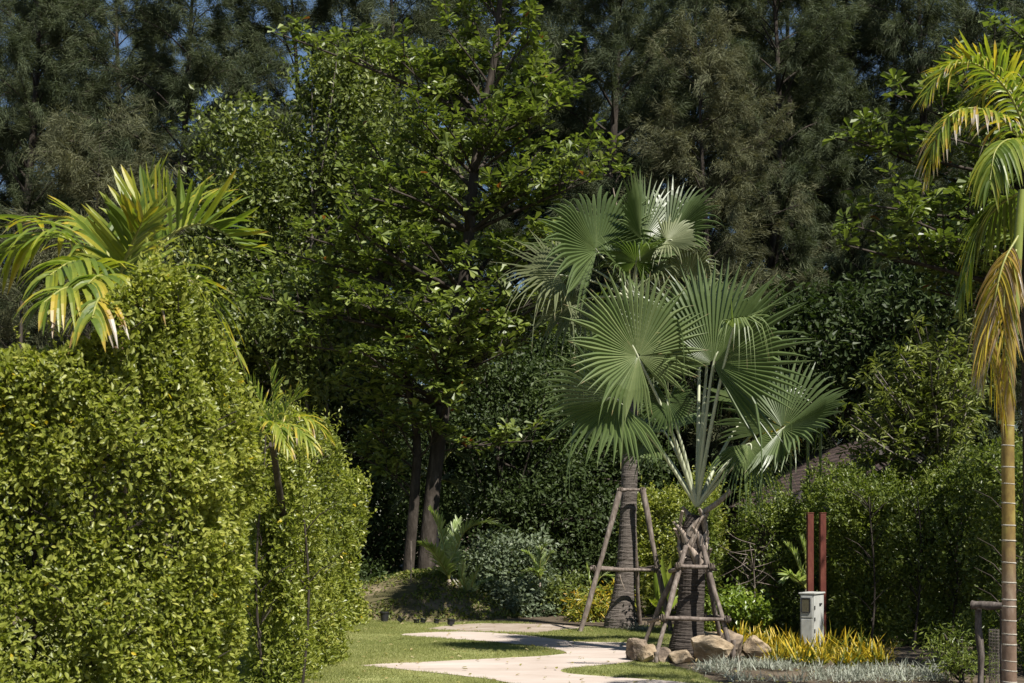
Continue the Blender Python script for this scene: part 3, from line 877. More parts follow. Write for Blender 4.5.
# ------------------------------------------------------------------ casuarinas
def casuarina(name, H, Lmax, nb, m, seed, label, loc, rise=.6):
    rg = np.random.default_rng(seed)
    root = thing(name, loc, label, 'tree', 'casuarinas behind the garden')
    loc = np.asarray(loc, float)
    gt, gc = Geo(), Geo()
    z = np.linspace(0, H, 16)
    tr = np.stack([.18 * np.sin(z * .35 + seed), .18 * np.cos(z * .3 + seed * 2), z], -1) + loc
    rad = np.linspace(.011 * H + .03, .015, 16)
    tube(gt, tr, rad, 9)
    P, Dd = [], []
    for b in range(nb):
        t = .1 + .9 * ((b + rg.uniform()) / nb)
        i = t * 15
        i0 = min(int(i), 14)
        s = tr[i0] + (tr[i0 + 1] - tr[i0]) * (i - i0)
        az = b * 2.4 + rg.normal(0, .4)
        Lb = Lmax * np.interp(t, [.1, .3, .6, 1], [.75, 1, .75, .22]) * rg.uniform(.6, 1.15)
        h = np.array([math.cos(az), math.sin(az), 0])
        el = rise * rg.uniform(.5, 1.3)
        e = s + h * Lb + UP * Lb * el
        pts = spline([s, s + h * Lb * .4 + UP * Lb * el * .55, e - UP * .1], 6)
        tube(gt, pts, np.linspace(max(.02, rad[i0] * .38), .01, len(pts)), 5, cap=False)
        tan = nz(e - s)
        nsub = int(5 + Lb * 2.6)
        for k in range(nsub):
            f = rg.uniform(.34, 1)
            b0 = pts[int(f * (len(pts) - 1))]
            dv = nz(tan * .7 + rg.normal(0, .55, 3) + UP * .25)
            ls = rg.uniform(.6, 1.35) * (1.2 - .4 * f)
            e2 = b0 + dv * ls - UP * .12 * ls
            tube(gt, np.stack([b0, (b0 + e2) / 2 + UP * .06, e2]), [.010, .007, .003], 3, cap=False)
            ff = np.linspace(.15, 1, 9)
            P.append(b0 + (e2 - b0) * ff[:, None] + rg.normal(0, .06, (9, 3)))
            Dd.append(np.repeat(dv[None], 9, 0))
    P, Dd = np.vstack(P), np.vstack(Dd)
    kn = 26
    N = len(P) * kn
    p = np.repeat(P, kn, 0) + rg.normal(0, .07, (N, 3))
    cl = np.repeat(rg.normal(0, .40, (len(P), 3)), kn, 0)
    d = nz(np.repeat(Dd, kn, 0) * .8 + cl + rg.normal(0, .30, (N, 3)) - UP * .34)
    L = rg.uniform(.12, .28, N)
    sd = nz(np.cross(d, rg.normal(size=(N, 3)))) * (.0082 * rg.uniform(.7, 1.3, N))[:, None]
    e = p + d * L[:, None]
    e[:, 2] -= .18 * L
    ct = np.repeat(np.repeat(rg.normal(0, .13, len(P) // 9), 9), kn)
    v = np.stack([p - sd, p + sd, e], 1).reshape(-1, 3)
    gc.add(v, np.arange(N * 3).reshape(-1, 3), np.clip(.5 + ct + rg.normal(0, .16, N), 0, 1))
    gt.build('trunk', M['bark'], root, smooth=True)
    gc.build('crown', m, root)
    return root


def copy_tree(o, loc, rz, s, label):
    c = o.copy()
    COL.objects.link(c)
    c.location = loc
    c.rotation_euler = (0, 0, rz)
    c.scale = (s, s, s)
    c['label'] = label
    for ch in o.children:
        d = ch.copy()
        COL.objects.link(d)
        d.parent = c
    return c


def gl(px, Y):
    return np.array([(px - CX) * Y / F, Y, 0.])


casA = casuarina('casuarina', 19, 3.9, 72, M['needle'], 1, 'tall feathery casuarina with a bare trunk showing right above the arching palm', gl(188, 39))
casB = casuarina('casuarina', 21, 3.7, 76, M['needle'], 2, 'tall feathery casuarina straight above the rear fan palm', gl(612, 40), .75)
casC = casuarina('casuarina', 20, 4.1, 72, M['needle'], 3, 'tall dark casuarina above the right half of the front fan palm', gl(772, 41), .7)
casD = casuarina('casuarina', 10.2, 3.3, 40, M['needle_dry'], 4, 'shorter brownish casuarina just left above the arching hedge palm', gl(92, 31), .5)
casE = casuarina('casuarina', 14.5, 3.2, 48, M['needle_dry'], 6, 'olive brown casuarina lit by sun just right of the big leaved tree', gl(705, 37.5), .8)
for src, px, Y, rz, s, lab in (
        (casB, 30, 40, 1.1, .95, 'tall casuarina in the top left corner'),
        (casC, 118, 43, 2.2, 1.0, 'casuarina rising behind the shorter brownish one'),
        (casC, 292, 42, .7, .98, 'casuarina rising behind the fine leaved tree, sky gaps beside it'),
        (casA, 395, 41, 3.0, 1.05, 'casuarina behind the long bare branch of the big leaved tree'),
        (casC, 505, 43, 4.0, 1.05, 'casuarina directly behind the top of the big leaved tree'),
        (casA, 690, 44, 5.2, 1.05, 'casuarina just right of the one above the rear fan palm'),
        (casB, 850, 42, 2.6, 1.0, 'casuarina above the house roof, left of the yellowing palm'),
        (casA, 925, 41, 1.9, 1.1, 'casuarina directly behind the yellowing palm fronds'),
        (casC, 1010, 43, 5.5, 1.0, 'casuarina in the top right corner'),
        (casB, -40, 44, 3.4, 1.05, 'casuarina cut by the left edge of the view'),
        (casA, 240, 54, 4.4, 1.1, 'distant casuarina in the gap right of the arching palm'),
        (casB, 340, 56, .3, 1.1, 'distant casuarina seen through the gap above the fine leaved tree'),
        (casC, 450, 56, 1.3, 1.15, 'distant casuarina behind the left side of the big leaved tree'),
        (casA, 560, 55, 2.3, 1.1, 'distant casuarina between the big leaved tree and the rear fan palm'),
        (casB, 655, 57, 5.0, 1.1, 'distant casuarina showing through behind the olive brown one'),
        (casC, 735, 55, .9, 1.15, 'distant casuarina behind the gap above the front fan palm'),
        (casA, 815, 56, 3.7, 1.1, 'distant casuarina in the shade right of the front fan palm'),
        (casB, 890, 55, 1.5, 1.15, 'distant casuarina behind the big leaved tree at the right edge'),
        (casC, 975, 57, 2.9, 1.1, 'distant casuarina behind the top of the yellowing palm'),
        (casC, -10, 48, 4.9, 1.1, 'casuarina behind the upper left edge, its trunk beside the corner tree'),
        (casA, 585, 48, 3.3, 1.15, 'casuarina in the second row left of the one above the rear fan palm'),
        (casC, 790, 48, 2.2, 1.15, 'casuarina in the second row above the right half of the front fan palm'),
        (casB, 1050, 47, .6, 1.1, 'casuarina cut by the right edge of the view'),
        (casB, 60, 55, 2.0, 1.1, 'distant casuarina behind the ones in the left corner'),
        (casA, 150, 57, .2, 1.15, 'distant casuarina behind the brownish one by the arching palm')):
    copy_tree(src, gl(px, Y), rz, s, lab)


# ------------------------------------------------------------------ palms
def frond(root, pts, nleaf, L, wd, rg, tint=(.3, .12), droop=.35, ang=(65, 25), vee=.35, upv=None, mname='feather', tipdry=.0, start=.12, r0=.014, one_side=0, label=None, name='frond', lprof=None, kk=6, tw=.06):
    """a feather frond: rachis through PTS with broad leaflets both sides (rachis is a sub-part)."""
    pts = spline(pts, 10)
    n = len(pts)
    tanv = nz(np.gradient(pts, axis=0))
    upv = UP if upv is None else nz(np.asarray(upv, float))
    s = np.linspace(start, 1, nleaf)
    g = Geo()
    for sg in ((-1, 1) if not one_side else (one_side,)):
        ss = np.clip(s + rg.normal(0, .006, nleaf), 0, 1)
        fi = ss * (n - 1)
        i0 = np.clip(fi.astype(int), 0, n - 2)
        b = pts[i0] + (pts[i0 + 1] - pts[i0]) * (fi - i0)[:, None]
        t = tanv[i0]
        side = nz(np.cross(t, upv))
        un = nz(np.cross(side, t))
        a = np.radians(np.interp(ss, [0, 1], ang) + rg.normal(0, 5, nleaf))
        d = nz(t * np.cos(a)[:, None] + sg * side * np.sin(a)[:, None] + un * (vee + rg.normal(0, .10, nleaf))[:, None])
        ln = L * (np.interp(ss, [0, .25, .6, 1], [.65, 1, .95, .45]) if lprof is None else np.interp(ss, *lprof)) * rg.uniform(.85, 1.1, nleaf)
        tt = np.clip(rg.normal(tint[0], tint[1], nleaf), 0, .93)[:, None] + np.zeros((1, kk - 1))
        if tipdry:
            e = np.linspace(0, 1, kk - 1)[None] ** 2 * (tipdry * rg.uniform(.4, 1.4, (nleaf, 1)))
            tt = np.clip(tt + e, 0, 1)
        wv = nz(np.cross(d, un * .9 + rg.normal(0, .15, (nleaf, 3))))
        strips(g, b, d, ln, wd * rg.uniform(.8, 1.15, nleaf), np.clip(droop + rg.normal(0, .12, nleaf), -.05, 1.2), tt, side=wv, k=kk, prof='strap', fold=.16)
    f = g.build(name, M[mname], root)
    if label:
        f['label'] = label
    g = Geo()
    tube(g, pts, np.linspace(r0, r0 * .3, n), 6)
    g.build('rachis', M['rachis'], f, smooth=True)
    return f


def PX(pp, Y):
    return [W(x, y, Y + (d[0] if d else 0)) for x, y, *d in pp]


# arching palm above the near hedge
rg = np.random.default_rng(101)
Y0 = 9.4
root = thing('feather_palm', (-2.66, Y0, 0), 'yellow green palm with broad arching leaflets rising above the nearest hedge', 'palm')
g = Geo()
tube(g, spline([(-2.66, Y0, 0), (-2.65, Y0, 1.5), (-2.63, Y0, 3.1)], 8), np.linspace(.075, .05, 17), 10)
g.build('trunk', M['areca_grey'], root, smooth=True)
for pp, nl, L, wd, tint, dr, ang, vee, kw in (
        ([(125, 300), (150, 262), (172, 234), (198, 224), (222, 232), (240, 248)], 20, .52, .042, (.30, .14), .14, (60, 30), .75, dict(tipdry=.25)),
        ([(128, 300), (135, 265), (150, 225), (168, 195)], 14, .48, .042, (.42, .14), .05, (42, 18), .5, {}),
        ([(115, 292, -.2), (125, 260, -.3), (136, 235, -.4), (142, 222, -.5)], 19, .42, .044, (.42, .17), .12, (62, 28), .45, dict(tipdry=.15)),
        ([(108, 292), (85, 252), (58, 236), (30, 240), (5, 252)], 20, .50, .044, (.33, .15), .55, (70, 35), .2, dict(tipdry=.2)),
        ([(110, 295, -.3), (92, 268, -.6), (72, 262, -.8), (50, 275, -1.0)], 18, .46, .046, (.40, .15), .65, (70, 35), .25, dict(tipdry=.1)),
        ([(118, 298, -.3), (108, 280, -.7), (98, 276, -1.0), (88, 284, -1.2)], 16, .40, .044, (.38, .14), .8, (70, 40), .2, dict(tipdry=.2)),
        ([(130, 296, .2), (160, 272, .6), (190, 280, .9), (214, 308, 1.0), (232, 345, 1.0)], 16, .44, .046, (.32, .12), .6, (65, 30), .2, dict(tipdry=.55)),
        ([(112, 290, .3), (95, 250, .8), (60, 225, 1.3), (20, 222, 1.6), (-20, 235, 1.8)], 16, .52, .048, (.30, .12), .35, (65, 30), .3, dict(tipdry=.5)),
        ([(130, 296, .3), (150, 240, .8), (185, 205, 1.2), (225, 200, 1.4)], 14, .47, .046, (.26, .12), .18, (60, 25), .4, dict(tipdry=.35)),
        ([(112, 305, -.4), (92, 290, -.9), (66, 288, -1.2), (44, 302, -1.35)], 16, .38, .040, (.36, .16), .75, (65, 35), .2, dict(tipdry=.3)),
        ([(118, 305, -.5), (106, 296, -1.0), (98, 300, -1.3), (92, 318, -1.45)], 13, .30, .040, (.42, .16), .9, (65, 40), .1, dict(tipdry=.35)),
        ([(116, 296, .1), (108, 255, .2), (88, 226, .3), (62, 220, .4)], 17, .46, .050, (.36, .15), .35, (60, 30), .35, dict(tipdry=.25)),
        ([(122, 296, .1), (128, 245, .4), (140, 205, .6), (158, 178, .7)], 15, .44, .048, (.36, .14), .12, (48, 20), .45, dict(tipdry=.2)),
        ([(118, 300, -.2), (130, 285, -.6), (140, 280, -.9), (150, 290, -1.1)], 8, .30, .036, (.62, .12), .9, (60, 40), .1, dict(tipdry=.3))):
    frond(root, PX(pp, Y0), nl, L, wd, rg, tint, dr, ang, vee, **kw)

# smaller palm between the first two hedges
Y0 = 13.1
root = thing('feather_palm', W(292, 600, Y0 + 1.3) * [1, 1, 0], 'small shaggy palm squeezed between the two nearest hedges at left', 'palm')
g = Geo()
a = W(292, 700, Y0 + 1.3); a[2] = 0
tube(g, spline([a, W(288, 560, Y0 + 1.2), W(276, 470, Y0 + .5), W(272, 444, Y0)], 8), np.linspace(.042, .030, 25), 9)
g.build('trunk', M['bark'], root, smooth=True)
for pp, nl, L, tint, dr in (
        ([(272, 440), (266, 415), (256, 395), (246, 380)], 10, .22, (.25, .12), .15), ([(273, 440), (273, 412), (272, 390), (270, 372)], 10, .22, (.28, .12), .1), ([(275, 440), (284, 415), (292, 402), (300, 398)], 10, .24, (.3, .12), .2),
        ([(275, 440, -.1), (292, 418, -.2), (312, 422, -.3), (328, 438, -.3)], 12, .22, (.46, .16), .6), ([(275, 442, -.2), (285, 425, -.5), (300, 430, -.7), (312, 446, -.8)], 11, .2, (.42, .15), .7),
        ([(270, 440, -.1), (256, 420, -.3), (243, 425, -.4), (236, 440, -.5)], 10, .22, (.35, .15), .6), ([(272, 442, -.2), (274, 425, -.5), (280, 428, -.7), (286, 445, -.8)], 9, .2, (.44, .15), .8)):
    frond(root, PX(pp, Y0), nl + 4, L * 1.35, .030, rg, tint, dr, (55, 20), .4, tipdry=.3, r0=.008)

# yellowing ringed palm at the right edge
Y0 = 12.0
root = thing('ringed_palm', W(1008, 640, Y0) * [1, 1, 0], 'slim ringed palm with yellow and dry brown fronds at the right edge', 'palm')
b = W(1009, 683, Y0)
b[2] = 0
b[0] = (1009.5 - CX) * Y0 / F
stem = spline([b, W(1009, 600, Y0), W(1008.5, 520, Y0), W(1008, 430, Y0), W(1011, 330, Y0), W(1016, 260, Y0)], 10)
zz = stem[:, 2]
g = Geo()
tube(g, stem, np.interp(zz, [0, .5, 2, 3], [.066, .061, .055, .050]), 18)
g.build('stem', M['ringed_stem'], root, smooth=True)
rs_ = np.random.default_rng(33)
for z in np.concatenate([np.arange(.08, 1.0, .105), np.arange(1.0, 2.5, .165)]) + rs_.normal(0, .014, 19):
    g = Geo()
    x = np.interp(z, zz, stem[:, 0]); y = np.interp(z, zz, stem[:, 1])
    r = np.interp(z, [0, .5, 2, 3], [.066, .061, .055, .050]) + rs_.uniform(.0015, .004)
    q_ = rs_.uniform(.6, 1.3)
    tube(g, np.array([[x, y, z - .006 * q_], [x, y, z - .003 * q_], [x + .001, y, z + .003 * q_], [x + .001, y, z + .006 * q_]]), [r - .004, r, r, r - .004], 16, cap=False)
    g.build('leaf_scar', M['ring'], root, smooth=True)
g = Geo()
tube(g, spline([W(1011, 335, Y0), W(1014, 300, Y0), W(1018, 240, Y0), W(1022, 190, Y0)], 6), np.linspace(.062, .03, 19), 12)
g.build('crownshaft', M['green_stem'], root, smooth=True)
for pp, nl, L, wd, tint, dr, ang, vee, kw in (
        ([(1034, 150), (1018, 100), (998, 74), (972, 66), (948, 72)], 40, .46, .034, (.52, .17), .25, (75, 20), .5, dict(tipdry=.2)),
        ([(1034, 165, -.2), (1012, 128, -.3), (985, 110, -.4), (955, 112, -.5), (936, 138, -.6), (928, 170, -.6)], 44, .36, .028, (.44, .18), .7, (70, 30), .1, dict(tipdry=.65, label='frond with whitish dried tips')),
        ([(1030, 160, -.3), (1012, 140, -.6), (996, 150, -.9), (990, 180, -1.0)], 26, .36, .034, (.30, .12), .9, (65, 30), .1, dict(tipdry=.2)),
        ([(1024, 190, .1), (1000, 205, .3), (978, 232, .4), (962, 290, .4)], 42, .44, .036, (.26, .10), .75, (60, 30), .1, dict(tipdry=.25)),
        ([(1018, 236, -.1), (1004, 262, -.2), (995, 300, -.25), (990, 350, -.2), (1004, 410, -.2)], 54, .38, .024, (.80, .14), .8, (60, 25), .0, dict(tipdry=.08, label='dead brown frond hanging down the stem')),
        ([(1018, 236, .1), (1000, 270, .2), (985, 310, .2), (982, 370, .2)], 64, .40, .022, (.72, .2), .95, (50, 22), .0, dict(tipdry=.6)),
        ([(1030, 140, -.2), (1008, 92, -.3), (980, 66, -.4), (950, 66, -.5), (928, 92, -.6)], 34, .40, .026, (.36, .16), .55, (68, 25), .25, dict(tipdry=.45)),
        ([(1016, 250, -.15), (1006, 285, -.3), (1004, 330, -.35), (1010, 390, -.3)], 26, .30, .022, (.84, .12), .9, (50, 25), .0, dict(tipdry=.12)),
        ([(1034, 150), (1050, 100), (1080, 80), (1120, 100)], 22, .36, .026, (.4, .15), .3, (70, 25), .4, dict(tipdry=.2)),
        ([(1034, 160), (1060, 130), (1095, 150), (1115, 200)], 22, .36, .026, (.4, .15), .6, (70, 30), .2, dict(tipdry=.2)),
        ([(1032, 150, .3), (1020, 105, .6), (1005, 85, .9), (985, 90, 1.2), (970, 120, 1.3)], 28, .34, .032, (.40, .18), .5, (70, 30), .3, dict(tipdry=.3))):
    frond(root, PX(pp, Y0), nl, L, wd, rg, tint, dr, ang, vee, r0=.012, **kw)
# its taller neighbour, only the stem in view
root = thing('ringed_palm', (W(1030, 600, 12.5) * [1, 1, 0]), 'second thin palm stem close behind the ringed palm at the frame edge', 'palm')
g = Geo()
tube(g, spline([W(1030, 600, 12.5) * [1, 1, 0], W(1028, 500, 12.5), W(1026, 300, 12.5), W(1028, 150, 12.5), W(1038, 0, 12.5)], 8), np.linspace(.045, .035, 33), 10)
g.build('stem', M['bark'], root, smooth=True)
for pp in ([(1036, 0), (1060, -60), (1100, -80), (1150, -50)], [(1036, 0), (1040, -70), (1060, -130), (1090, -180)], [(1036, 0), (1030, -60), (1010, -110), (980, -130)], [(1036, 0, .2), (1070, -20, .6), (1110, 0, 1), (1140, 60, 1.2)]):
    frond(root, PX(pp, 12.5), 22, .36, .026, rg, (.3, .12), .35, (70, 25), .4, tipdry=.2)

# young coconut palm on the mound edge and smaller ones near it
Y0 = 26.0


def young_palm(label, px, py, Y0, tips, L, nl, sd, mname='coconut', trunk=.05, zt=.35):
    rg = np.random.default_rng(sd)
    b = W(px, py, Y0)
    b[2] = mound_z(np.array([b[0]]), np.array([b[1]]))[0] - .02
    root = thing('young_palm', b, label, 'palm')
    g = Geo()
    t = W(px, py - zt * 53, Y0)
    tube(g, np.stack([b, (b + t) / 2, t]), [trunk, trunk * .9, trunk * .6], 8)
    g.build('trunk', M['leaf_base'], root, smooth=True)
    for tip in tips:
        frond(root, [t] + PX(tip, Y0), nl, L, .042, rg, (.6, .17), .22, (48, 18), .3, mname=mname, r0=.016, kk=5)


young_palm('young coconut palm with two pale upright fronds on the mound edge', 449, 598, Y0,
           [[(447, 560, -.1), (440, 530, -.2), (431, 512, -.3)], [(453, 560, -.1), (464, 533, -.2), (482, 523, -.3), (502, 526, -.4)], [(444, 568, -.2), (434, 552, -.5), (424, 545, -.7)], [(450, 562, .2), (452, 540, .5), (458, 522, .8)]], .42, 46, 201)
young_palm('small bright palm seedling in front of the grey green shrubs', 470, 606, 25.9, [[(472, 585, -.1), (478, 570, -.2), (486, 560, -.2)], [(466, 588, -.1), (462, 575, -.2), (464, 562, -.3)], [(474, 590, .1), (484, 582, .2), (494, 580, .2)]], .22, 22, 202, trunk=.03, zt=.15)
young_palm('pale feathery palm seedling left of the crotons', 540, 590, 27.2, [[(536, 566), (530, 556), (524, 552)], [(544, 566), (549, 556), (552, 553)], [(540, 564, -.2), (541, 552, -.3), (545, 546, -.4)], [(537, 572, -.2), (528, 572, -.3), (521, 578, -.4)]], .24, 22, 203, trunk=.03, zt=.2)
young_palm('little palm with arching striped frond beside the rear fan palm trunk', 594, 616, 25.6, [[(594, 590), (600, 578), (608, 576), (615, 582)], [(592, 590), (588, 576), (588, 566)], [(596, 592, -.2), (606, 590, -.3), (612, 596, -.4)]], .22, 20, 204, trunk=.03, zt=.3)
young_palm('grey green palm with long drooping fronds behind the twin trunked tree', 436, 560, 30.5, [[(440, 470), (452, 452), (468, 462)], [(435, 465), (440, 445), (455, 442)], [(425, 470), (405, 465), (385, 480)], [(440, 480, .3), (455, 485, .3), (462, 500, .3)], [(425, 475, .3), (410, 490, .3), (396, 510, .3)]], .6, 30, 205, 'grey', .08, 1.4)
young_palm('small palm with a pale frond beside the red posts', 806, 610, 19.6, [[(800, 570), (794, 555), (786, 545)], [(806, 565), (804, 550), (800, 538)], [(798, 580, -.2), (790, 575, -.3), (784, 580, -.4)]], .24, 22, 206, trunk=.03, zt=.4)


# ------------------------------------------------------------------ fan palms
def fan(root, crown, hub, axis, normal, R, spread, rg, nseg=54, split=.58, droop=.06, fold=.22, mname='fan', tmean=.45, pr=.017, bend=0.0, label=None, petiole=True, ragged=.06, back=.20):
    u = nz(axis)
    n = nz(np.asarray(normal, float) - u * np.dot(normal, u))
    v = np.cross(n, u)
    th = np.radians(np.linspace(-spread / 2, spread / 2, nseg))
    dl = th[1] - th[0]
    st = np.array([.03, .2, .38, split, .66, .82, .93, 1.0])
    g = Geo()
    hub = np.asarray(hub, float)
    for i, a in enumerate(th):
        Ri = R * (1 - back * (abs(a) / math.pi) ** 1.5) * (1 + rg.normal(0, ragged * .6))
        ws = split * R * math.tan(dl / 2)
        hw = np.where(st <= split, st * R * math.tan(dl / 2), ws * np.clip(1 - ((st - split) / (1 - split)) ** 1.15, .03, 1))
        dirv = u * math.cos(a) + v * math.sin(a)
        perp = -u * math.sin(a) + v * math.cos(a)
        rad = st * Ri
        post = np.clip((st - split) / (1 - split), 0, 1)
        dr = droop * (1 + rg.normal(0, .5)) + (rg.uniform(.3, .9) if rg.uniform() < .08 else 0)
        jig = rg.normal(0, .035)
        lift = fold * abs(math.sin(a)) * (1 if abs(a) < 1.9 else .7)
        c = hub + rad[:, None] * (dirv + n * lift) + perp * (jig * post ** 1.5 * Ri)[:, None] - n * (bend * st ** 2 * R)[:, None] \
            - UP * (dr * post ** 1.7 * Ri)[:, None] - dirv * (.25 * max(dr, 0) * post ** 2 * Ri)[:, None]
        pl = np.interp(st, [0, .2, split, 1], [.15, .8, 1.0, .6])
        L_, M_, R_ = c - perp * hw[:, None], c + n * (hw * pl)[:, None], c + perp * hw[:, None]
        vv = np.stack([L_, M_, R_], 1).reshape(-1, 3)
        k = len(st)
        q = np.arange(k - 1)[:, None] * 3 + np.arange(2)[None]
        f = np.stack([q, q + 1, q + 4, q + 3], -1).reshape(-1, 4)
        t0 = np.clip(tmean + rg.normal(0, .07), 0, .8)
        tt = np.clip(t0 + np.array([.12, .05, 0, 0, 0, .05, .42 if rg.uniform() < .45 else .08]), 0, 1)
        g.add(vv, f, np.repeat(tt, 2))
    o = g.build('fan_leaf', M[mname], root)
    if label:
        o['label'] = label
    if petiole:
        g = Geo()
        crown = np.asarray(crown, float)
        md = crown * .5 + hub * .5 + np.array([0, 0, .06]) * np.linalg.norm(hub - crown)
        tip = hub + u * R * .16
        pts = spline([crown, md, hub - n * .012, tip - n * .012], 8)
        tube(g, pts, np.linspace(pr * 1.7, pr * .45, len(pts)), 7)
        g.build('petiole', M['petiole'], o, smooth=True)
    return o


def palm_trunk(root, pts, rad, mname, seed, ringh=.07, amp=.012):
    rg = np.random.default_rng(seed)
    P = spline(pts, 30)
    n = len(P)
    r = np.interp(np.linspace(0, 1, n), np.linspace(0, 1, len(rad)), rad)
    z = P[:, 2]
    ph = (z / ringh + .6 * np.sin(z * 7) + .4 * np.sin(z * 17 + 1)) % 1
    r = r + amp * (1 - ph) - amp * .5 + rg.normal(0, amp * .25, n)
    g = Geo()
    tube(g, P, r, 22)
    V = g.V[0]
    V += (rg.normal(0, amp * .22, V.shape)).astype(np.float32)
    g.build('trunk', M[mname], root, smooth=False)


# front fan palm
rg = np.random.default_rng(301)
FY = 17.7
pf = thing('fan_palm', W(688, 656, FY) * [1, 1, 0], 'lower fan palm with huge round leaves, in front, its foot ringed by stones', 'palm')
b = W(687, 656, FY); b[2] = 0
palm_trunk(pf, [b, W(688, 636, FY), W(691, 600, FY), W(692.5, 565, FY), W(693, 535, FY), W(695, 515, FY)], [.235, .235, .20, .175, .165, .160, .155, .150, .135, .09], 'palm_bark_dark', 3, .04, .006)
node = W(697, 506, FY)
# criss-cross leaf bases: broad flat sheaths wrapping the trunk
lb = np.random.default_rng(8)
for k in range(20):
    a = k * 2.4
    z0 = EYE - (np.interp(k, [0, 19], [566, 524]) - HY) * FY / F
    c = np.array([W(693.5, 540, FY)[0], FY, z0])
    h = np.array([math.cos(a), math.sin(a), 0])
    tv = np.array([-h[1], h[0], 0])
    sg = 1 if k % 2 else -1
    g = Geo()
    m_ = 9
    q = np.linspace(0, 1, m_)
    ang = a + sg * (q - .35) * 1.0
    rr_ = .150 + .018 * lb.uniform() + .010 * np.sin(q * 3) + (.10 * q ** 3 if k % 3 == 0 else .03 * q ** 3)
    ctr = np.stack([c[0] + rr_ * np.cos(ang), c[1] + rr_ * np.sin(ang), z0 + q * .26 - .04], -1)
    wd = np.interp(q, [0, .25, .7, 1], [.15, .13, .075, .04])
    out = np.stack([np.cos(ang), np.sin(ang), 0 * ang], -1)
    tg = nz(np.gradient(ctr, axis=0))
    sd_ = nz(np.cross(out, tg))
    cols = np.stack([ctr - sd_ * wd[:, None] * .5 - out * .012, ctr - sd_ * wd[:, None] * .22 + out * .010, ctr + out * .016, ctr + sd_ * wd[:, None] * .22 + out * .010, ctr + sd_ * wd[:, None] * .5 - out * .012,
                     ctr - out * .03], 1)
    i_ = np.arange(m_ - 1)[:, None] * 6
    j_ = np.arange(6)[None]
    g.add(cols.reshape(-1, 3), np.stack([i_ + j_, i_ + (j_ + 1) % 6, i_ + 6 + (j_ + 1) % 6, i_ + 6 + j_], -1).reshape(-1, 4))
    g.add(cols[-1], np.array([[0, 1, 2], [0, 2, 3], [0, 3, 4], [0, 4, 5]]))
    g.build('leaf_base', M['leaf_base'], pf, smooth=True)
g = Geo()
tube(g, spline([W(704, 512, FY - .05), W(717, 503, FY - .1), W(731, 491, FY - .1)], 5), np.linspace(.04, .03, 11), 8)
g.build('cut_stalk', M['leaf_base'], pf, smooth=True)
S = FY / F
for hub, dY, axis, nrm, R, sp, kw in (
        ((638, 356), -.5, (-.45, -.1, .88), (.10, -.90, .42), 92, 330, dict(nseg=64, fold=.30, back=.50, tmean=.60, label='big round leaf facing the viewer')),
        ((713, 364), -.3, (.42, -.05, .90), (-.20, -.85, .45), 112, 250, dict(nseg=58, fold=.34, split=.60, tmean=.36)),
        ((708, 352), .1, (-.30, .05, .95), (.45, -.85, .25), 84, 190, dict(nseg=40, fold=.30, tmean=.5)),
        ((733, 328), -.55, (.35, -.55, .25), (0, -.3, .9), 62, 120, dict(nseg=20, droop=.75, split=.35, tmean=.62)),
        ((617, 400), -.25, (-.93, -.1, -.12), (.10, -.88, .42), 84, 240, dict(nseg=50, fold=.30, tmean=.38, droop=.12)),
        ((783, 428), -.2, (.80, -.10, .58), (-.42, -.70, .58), 76, 310, dict(nseg=58, fold=.60, split=.66, tmean=.36, label='leaf folded in half, its lower half shaded')),
        ((668, 402), -.30, (.05, -.30, -.92), (0, -.85, .20), 34, 300, dict(nseg=40, tmean=.1, fold=.1, split=.6)),  # small shadowed leaf: its shade is put into the dark tint
        ((748, 444), -.25, (.38, -.25, -.85), (.05, -.85, .40), 60, 190, dict(nseg=36, droop=.35, split=.4)),
        ((652, 440), .6, (-.92, 0, -.25), (0, -.6, .75), 50, 200, dict(nseg=36, droop=.10, fold=.1)),
        ((700, 330), .6, (.05, .25, .95), (-.2, -.9, .3), 70, 220, dict(nseg=40)),
        ((752, 405), .7, (.80, .35, .35), (-.1, -.4, .9), 66, 240, dict(nseg=40, droop=.12)),
        ((768, 420), .2, (.10, -.2, -.75), (.2, -.8, .3), 40, 160, dict(nseg=26, droop=.4, split=.3, mname='feather', tmean=.74, label='small withered yellow brown leaf')),
        ((665, 432), .9, (-.5, .8, .0), (0, -.4, .9), 76, 240, dict(nseg=40, droop=.15))):
    fan(pf, node, W(*hub, FY + dY), axis, nrm, R * S, sp, rg, **kw)

